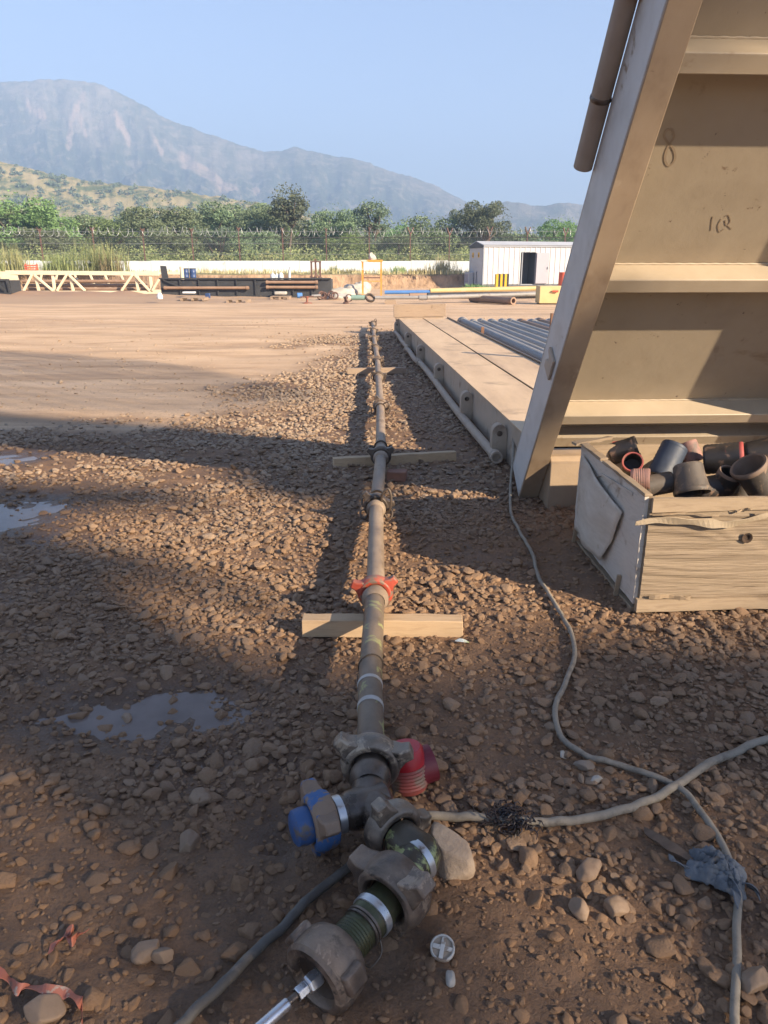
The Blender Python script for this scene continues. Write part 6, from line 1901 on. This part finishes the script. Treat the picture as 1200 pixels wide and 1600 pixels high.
while xk < x1_:
    for sg in (-1, 1):
        xa, xb = (xk, xk + 1.9) if sg > 0 else (xk + 1.9, xk)
        m.tube([(xa, Yp + 0.05, 1.9), (xb, Yp + 0.05, 3.78)], 0.0025, 3, cap=False)
    xk += 0.16
tag(m.build('mesh_wire', WIREM, wf, smooth=0), kind='stuff')

# ------------------------------------------------------------------ trees
def leaf_mat(name, cols, tw=0.25):
    m, nt, b = _nodes(name)
    oi = node(nt, 'ShaderNodeObjectInfo')
    at_ = node(nt, 'ShaderNodeAttribute', attribute_name='tint')
    c = ramp(nt, at_.outputs['Fac'], cols, [i / (len(cols) - 1) for i in range(len(cols))])
    hsv = node(nt, 'ShaderNodeHueSaturation')
    nt.links.new(c, hsv.inputs['Color'])
    nt.links.new(math_(nt, 'ADD', math_(nt, 'MULTIPLY', oi.outputs['Random'], 0.06), 0.47), hsv.inputs['Hue'])
    nt.links.new(math_(nt, 'ADD', math_(nt, 'MULTIPLY', oi.outputs['Random'], 0.5), 0.75), hsv.inputs['Value'])
    nt.links.new(hsv.outputs[0], b.inputs['Base Color'])
    b.inputs['Roughness'].default_value = 0.7
    b.inputs['Specular IOR Level'].default_value = 0.2
    tr = node(nt, 'ShaderNodeBsdfTranslucent')
    nt.links.new(hsv.outputs[0], tr.inputs['Color'])
    mx = node(nt, 'ShaderNodeMixShader')
    mx.inputs[0].default_value = tw
    out = [n for n in nt.nodes if n.type == 'OUTPUT_MATERIAL'][0]
    nt.links.new(b.outputs[0], mx.inputs[1])
    nt.links.new(tr.outputs[0], mx.inputs[2])
    nt.links.new(mx.outputs[0], out.inputs[0])
    return m
LEAF = leaf_mat('acacia_leaves', [(0.125, 0.175, 0.105), (0.185, 0.245, 0.14), (0.255, 0.32, 0.19)])
LEAFD = leaf_mat('dark_acacia_leaves', [(0.10, 0.135, 0.09), (0.15, 0.19, 0.125), (0.205, 0.245, 0.165)])
LEAFY = leaf_mat('fresh_leaves', [(0.13, 0.205, 0.085), (0.19, 0.285, 0.115), (0.26, 0.36, 0.15)])
SCRUB = leaf_mat('dry_scrub', [(0.22, 0.22, 0.10), (0.31, 0.30, 0.15), (0.42, 0.38, 0.20)])
STRAW = leaf_mat('straw', [(0.36, 0.31, 0.16), (0.50, 0.43, 0.25), (0.60, 0.53, 0.34)])
WEED = leaf_mat('green_weed', [(0.20, 0.25, 0.10), (0.30, 0.35, 0.15), (0.42, 0.44, 0.21)])
TRUNKM = mat('acacia_bark', [(0.09, 0.07, 0.055), (0.17, 0.135, 0.105)], 5, (0.8, 0.95), 0, 0.4, 20)

def quads_mesh(name, C, size, tint, m, up=0.0, aspect=1.8):
    n = len(C)
    a = RNG.normal(size=(n, 3)); a[:, 2] = a[:, 2] * (1 - up) + up * 1.2
    a /= np.linalg.norm(a, axis=1)[:, None]
    b = np.cross(a, RNG.normal(size=(n, 3)))
    b /= np.linalg.norm(b, axis=1)[:, None] + 1e-9
    s = size[:, None]
    v = np.stack([C - a * s * aspect * .5, C + b * s * .42, C + a * s * aspect * .5, C - b * s * .42], 1).reshape(-1, 3)
    me = bpy.data.meshes.new(name)
    me.vertices.add(len(v)); me.vertices.foreach_set('co', v.astype(np.float32).ravel())
    me.loops.add(len(v)); me.loops.foreach_set('vertex_index', np.arange(len(v), dtype=np.int32))
    me.polygons.add(n); me.polygons.foreach_set('loop_start', np.arange(0, 4 * n, 4, dtype=np.int32)); me.polygons.foreach_set('loop_total', np.full(n, 4, np.int32))
    me.update(calc_edges=True)
    at_ = me.attributes.new('tint', 'FLOAT', 'POINT')
    at_.data.foreach_set('value', np.repeat(tint, 4).astype(np.float32))
    me.materials.append(m)
    return me

def make_tree(kind, seed):
    """unit tree, about 1 high; returns trunk and crown meshes"""
    rnd = random.Random(seed)
    tips = []
    mb = MB()
    if kind == 'tall':
        trunk_h, cz, rx, rz = 0.55, 0.74, 0.21, 0.25
    elif kind == 'umbrella':
        trunk_h, cz, rx, rz = 0.45, 0.74, 0.50, 0.25
    else:
        trunk_h, cz, rx, rz = 0.18, 0.50, 0.50, 0.48
    top = Vector((rnd.uniform(-.05, .05), rnd.uniform(-.05, .05), trunk_h))
    mb.tube([(0, 0, -0.02), (rnd.uniform(-.02, .02), 0, trunk_h * 0.5), top], [0.026, 0.019, 0.013] if kind != 'tall' else [0.018, 0.013, 0.009], 8)
    blobs = []
    nb = {'tall': 17, 'umbrella': 18, 'bush': 28}[kind]
    for k in range(nb):
        a = 2.4 * k + rnd.uniform(-.4, .4)
        rr = math.sqrt((k + 0.5) / nb)
        zz = cz + rz * (rnd.uniform(-0.75, 0.95) * math.sqrt(max(0.05, 1 - rr * rr * 0.8)))
        c = Vector((rx * rr * 0.88 * math.cos(a), rx * rr * 0.88 * math.sin(a), zz))
        blobs.append((c, rnd.uniform(0.10, 0.165) * (0.52 if kind == 'tall' else 1)))
        mid = top.lerp(c, 0.5) + Vector((rnd.uniform(-.04, .04), rnd.uniform(-.04, .04), 0.03))
        mb.tube([top * 0.93, mid, c], [0.014, 0.009, 0.004], 5)
    C, S, T = [], [], []
    for (c, r) in blobs:
        n = int(420 * (r / 0.13) ** 2)
        d = RNG.normal(size=(n, 3)); d /= np.linalg.norm(d, axis=1)[:, None]
        q = r * RNG.uniform(0.35, 1.0, n) ** 0.45
        p = np.array(c)[None] + d * q[:, None] * np.array([1.15, 1.15, 0.78])[None]
        C.append(p); S.append(RNG.uniform(0.012, 0.027, n)); T.append(np.clip(RNG.normal(0.5, 0.25, n), 0, 1))
    # loose sprays outside the clumps
    n = 900
    d = RNG.normal(size=(n, 3)); d /= np.linalg.norm(d, axis=1)[:, None]
    C.append(np.array([0, 0, cz])[None] + d * np.array([rx, rx, rz])[None] * RNG.uniform(0.7, 1.16, (n, 1))); S.append(RNG.uniform(0.010, 0.022, n)); T.append(RNG.uniform(0, 1, n))
    return mb, np.concatenate(C), np.concatenate(S), np.concatenate(T)

TREEP = {}
def proto(kind, seed, leaf, key):
    mb, C, S, T = make_tree(kind, seed)
    me = quads_mesh('crown', C, S, T, leaf)
    tr = bpy.data.meshes.new('trunk')
    tr.from_pydata(mb.v, [], mb.f); tr.update(); tr.materials.append(TRUNKM)
    TREEP[key] = (tr, me)
proto('bush', 1, LEAF, 'bush_a'); proto('bush', 2, LEAF, 'bush_b'); proto('bush', 3, LEAFY, 'bush_y'); proto('bush', 4, LEAFD, 'bush_d')
proto('umbrella', 5, LEAFD, 'umb_d'); proto('umbrella', 6, LEAF, 'umb_a'); proto('tall', 7, LEAFD, 'tall_a'); proto('tall', 8, LEAFD, 'tall_b')

def tree(px, ptop, Y, wpx, key, label, rz=0.0):
    x = X(px, Y, 4)
    zb = tz(x, Y)
    ztop = at(px, ptop, Y).z
    h = ztop - zb
    r = empty('tree', (x, Y, zb - 0.05), label, 'tree', 'trees beyond the wire fence')
    cw_ = wpx * (Y * 0.96) / FPX * (1.3 if key[0] in 'bu' else 1.15)
    base_w = {'b': 1.05, 'u': 1.05, 't': 0.46}[key[0]]
    sx = cw_ / base_w
    r.scale = (sx, sx, h)
    r.rotation_euler = (0, 0, rz)
    tr, cr = TREEP[key]
    for nm, me in (('trunk', tr), ('crown', cr)):
        o = bpy.data.objects.new(nm, me); col.objects.link(o); o.parent = r
    return r
TL = [
    (45, 301, 78, 120, 'bush_y', 'large fresh green bushy tree at the far left, above the red basket'),
    (-25, 318, 80, 130, 'bush_a', 'bushy tree cut by the left edge of the view'),
    (112, 330, 84, 90, 'bush_a', 'low rounded green tree right of the large fresh green one'),
    (165, 334, 86, 80, 'bush_y', 'light green low tree above the second fence post'),
    (205, 330, 90, 90, 'bush_b', 'grey-green tree between the second and third fence posts'),
    (255, 316, 80, 105, 'bush_b', 'broad dense acacia between the third and fourth fence posts'),
    (318, 322, 84, 85, 'bush_a', 'rounded acacia behind the fourth fence post'),
    (365, 312, 88, 100, 'umb_a', 'spreading flat topped acacia behind the fifth fence post'),
    (408, 318, 82, 80, 'bush_b', 'green acacia left of the tall lone crown'),
    (453, 287, 76, 54, 'tall_a', 'tall slim tree with a small round crown rising over the fence line'),
    (440, 335, 80, 85, 'bush_a', 'bushy green tree beneath the tall slim crown'),
    (480, 348, 82, 70, 'bush_y', 'low bright bush right of the sixth fence post'),
    (524, 321, 80, 68, 'bush_b', 'mid green upright tree between the seventh and eighth fence posts'),
    (583, 311, 74, 50, 'tall_b', 'dark slim tree with a shaggy crown at the eighth fence post'),
    (562, 345, 80, 60, 'bush_d', 'low dark bush at the foot of the dark slim tree'),
    (612, 346, 84, 70, 'bush_y', 'bright low tree right of the dark slim one'),
    (664, 333, 78, 88, 'bush_a', 'broad pale green tree between the ninth and tenth fence posts'),
    (725, 322, 80, 56, 'bush_d', 'dark dense tree left of a paired crown above the cabin corner'),
    (757, 317, 78, 62, 'umb_d', 'dark spreading tree right of its paired crown above the cabin corner'),
    (700, 362, 84, 60, 'bush_a', 'low bush beneath the paired dark crowns'),
    (810, 360, 92, 80, 'bush_b', 'low grey-green tree above the cabin roof'),
    (872, 337, 84, 70, 'bush_y', 'fresh green tree above the right end of the cabin roof'),
    (925, 350, 88, 80, 'bush_a', 'green tree mostly hidden behind the ramp'),
    (845, 372, 80, 60, 'bush_b', 'lowest bush between the twelfth and thirteenth fence posts'),
    (70, 352, 72, 85, 'bush_b', 'lower grey-green bush in front of the large fresh green tree'),
    (285, 350, 72, 90, 'bush_a', 'lower bush in front of the broad dense acacia'),
    (345, 352, 72, 80, 'bush_d', 'dark low bush between the fourth and fifth fence posts'),
    (395, 356, 71, 70, 'bush_b', 'low bush between the fifth and sixth fence posts'),
    (630, 362, 71, 80, 'bush_b', 'low bush between the eighth and ninth fence posts'),
    (545, 362, 71, 60, 'bush_y', 'low fresh bush between the seventh and eighth fence posts'),
]
for i, (px, pt, Y, w, key, lab) in enumerate(TL):
    tree(px, pt, Y, w, key, lab, i * 1.7)

# undergrowth behind the fence and beyond the trees: one uncountable mass
def scrub_mass(name, n, fx_, fy_, hmin, hmax, size, m, label, cat, up=0.0, per=60, aspect=1.8):
    C, S, T = [], [], []
    for k in range(n):
        x, y = fx_(), fy_()
        zb = tz(x, y)
        h = random.uniform(hmin, hmax)
        w = h * random.uniform(0.6, 1.1)
        c = int(per * (0.5 + h))
        d = RNG.normal(size=(c, 3)); d /= np.linalg.norm(d, axis=1)[:, None]
        q = RNG.uniform(0.2, 1, c) ** 0.5
        p = np.array([x, y, zb + h * 0.45])[None] + d * q[:, None] * np.array([w * 0.55, w * 0.55, h * 0.55])[None]
        C.append(p); S.append(RNG.uniform(size * 0.5, size, c)); T.append(np.clip(RNG.normal(random.uniform(0.25, 0.75), 0.2, c), 0, 1))
    me = quads_mesh(name, np.concatenate(C), np.concatenate(S), np.concatenate(T), m, up, aspect)
    o = bpy.data.objects.new(name, me); col.objects.link(o)
    return tag(o, label, cat, kind='stuff')
scrub_mass('undergrowth', 620, lambda: random.uniform(-50, 24), lambda: random.uniform(65, 74), 0.7, 2.5, 0.13, WEED, 'tangled green undergrowth behind the wire fence', 'undergrowth')
scrub_mass('undergrowth', 360, lambda: random.uniform(-50, 28), lambda: random.uniform(64.8, 80), 0.6, 2.0, 0.13, SCRUB, 'dry tan scrub between the trees behind the fence', 'scrub')
scrub_mass('treeline', 420, lambda: random.uniform(-95, 60), lambda: random.uniform(90, 125), 3.0, 6.2, 0.34, LEAF, 'distant green wood behind the nearer trees', 'wood', per=36)

# shrubs dotted over the near hill
hill = bpy.data.objects['near_hill']
vv = np.zeros(len(hill.data.vertices) * 3, np.float32)
hill.data.vertices.foreach_get('co', vv)
vv = vv.reshape(-1, 3)
ok = vv[(vv[:, 1] < 468) & (vv[:, 0] > -330) & (vv[:, 0] < 60)]
C, S, T = [], [], []
for k in RNG.choice(len(ok), 3200):
    p0 = ok[k] + np.array([RNG.uniform(-1, 1), RNG.uniform(-1, 1), 0])
    r = RNG.uniform(0.6, 2.2)
    c = 26
    d = RNG.normal(size=(c, 3)); d /= np.linalg.norm(d, axis=1)[:, None]
    C.append(p0[None] + d * r * np.array([1.1, 1.1, 0.75])[None] * RNG.uniform(0.4, 1, (c, 1)) + np.array([0, 0, r * 0.5])); S.append(np.full(c, r * 0.5)); T.append(np.clip(RNG.normal(0.4, 0.25, c), 0, 1))
o = bpy.data.objects.new('hill_scrub', quads_mesh('hill_scrub', np.concatenate(C), np.concatenate(S), np.concatenate(T), LEAFD))
col.objects.link(o)
tag(o, 'dark shrubs dotted over the tan slope of the near hill', 'scrub', kind='stuff')

# grass along the bank top and clumps with a shape of their own
def blades(spec, m, name, label, cat, w=0.02):
    V, F, T = [], [], []
    for (x, y, z, h, n, spread) in spec:
        for _ in range(n):
            a = random.uniform(0, 6.28)
            bx0 = x + random.gauss(0, spread * 0.4); by0 = y + random.gauss(0, spread * 0.3)
            hh = h * random.uniform(0.5, 1.1)
            ln = random.uniform(0.1, 0.55) * hh
            px_, py_ = math.cos(a), math.sin(a)
            sx_, sy_ = -py_ * w, px_ * w
            b = len(V)
            V += [(bx0 - sx_, by0 - sy_, z), (bx0 + sx_, by0 + sy_, z), (bx0 + px_ * ln * .35 + sx_ * .8, by0 + py_ * ln * .35 + sy_ * .8, z + hh * .6), (bx0 + px_ * ln * .35 - sx_ * .8, by0 + py_ * ln * .35 - sy_ * .8, z + hh * .6), (bx0 + px_ * ln, by0 + py_ * ln, z + hh)]
            F += [(b, b + 1, b + 2, b + 3), (b + 3, b + 2, b + 4)]
            t = random.random()
            T += [t] * 5
    me = bpy.data.meshes.new(name)
    me.from_pydata(V, [], F); me.update()
    at_ = me.attributes.new('tint', 'FLOAT', 'POINT'); at_.data.foreach_set('value', np.array(T, np.float32))
    me.materials.append(m)
    o = bpy.data.objects.new(name, me); col.objects.link(o)
    return tag(o, label, cat)
tag(blades([(x, 57.6 + random.uniform(-0.5, 3.8) + max(0, (-x - 6) * 0.10), 1.0, random.uniform(0.15, 0.5), 26, 0.9) for x in np.linspace(-44, 12, 230)], STRAW, 'bank_grass', 'dry grass fringing the top of the cut bank', 'grass', 0.022), kind='stuff')
for px, py_top, wpx, Y, m, n, w, lab in (
        (692, 396, 46, 59.0, STRAW, 330, 0.020, 'tall feathery dry grass clump on the bank left of the cabin'),
        (655, 418, 50, 59.0, SCRUB, 420, 0.02, 'olive grass clump on the bank left of the feathery dry one'),
        (625, 413, 36, 59.5, WEED, 300, 0.022, 'green weed clump on the bank right of the orange frame'),
        (545, 416, 40, 59.5, SCRUB, 360, 0.02, 'olive grass clump on the bank left of the orange frame'),
        (520, 413, 26, 59.5, WEED, 220, 0.022, 'small green weed clump above the right end of the black skid'),
        (470, 424, 44, 59.0, WEED, 260, 0.022, 'low green weeds above the middle of the black skid'),
        (155, 366, 70, 58.0, WEED, 560, 0.020, 'tall reed-like green grass standing before the wall at the left'),
        (176, 384, 40, 57.5, SCRUB, 240, 0.018, 'yellow tall grass at the right side of the reed-like clump'),
        (100, 388, 90, 58.5, WEED, 700, 0.022, 'broad green weed thicket between the red basket and the reeds'),
        (28, 374, 66, 58.0, SCRUB, 420, 0.018, 'tall yellowish grass clump at the far left behind the mast'),
        (0, 392, 60, 57.5, WEED, 420, 0.022, 'green weeds at the left edge behind the mast')):
    x = X(px, Y, 1.2)
    zt_ = at(px, py_top, Y).z
    wm = wpx * Y * 0.95 / FPX
    spec = [(x + random.gauss(0, wm * 0.2), Y + random.gauss(0, 0.5), 0.95, (zt_ - 0.95) * random.uniform(0.35, 1.05), 12, wm * 0.16) for _ in range(n // 12)]
    blades(spec, m, 'grass_clump', lab, 'grass clump', w)
x = X(755, 54.5)
blades([(X(735 + random.uniform(-8, 22), 54.5), 54.5 + random.uniform(-.5, .5), 0.0, random.uniform(0.2, 0.45), 14, 0.5) for _ in range(22)], LEAFY, 'grass_clump', 'bright green weeds at the left foot of the white cabin', 'grass clump', 0.03)
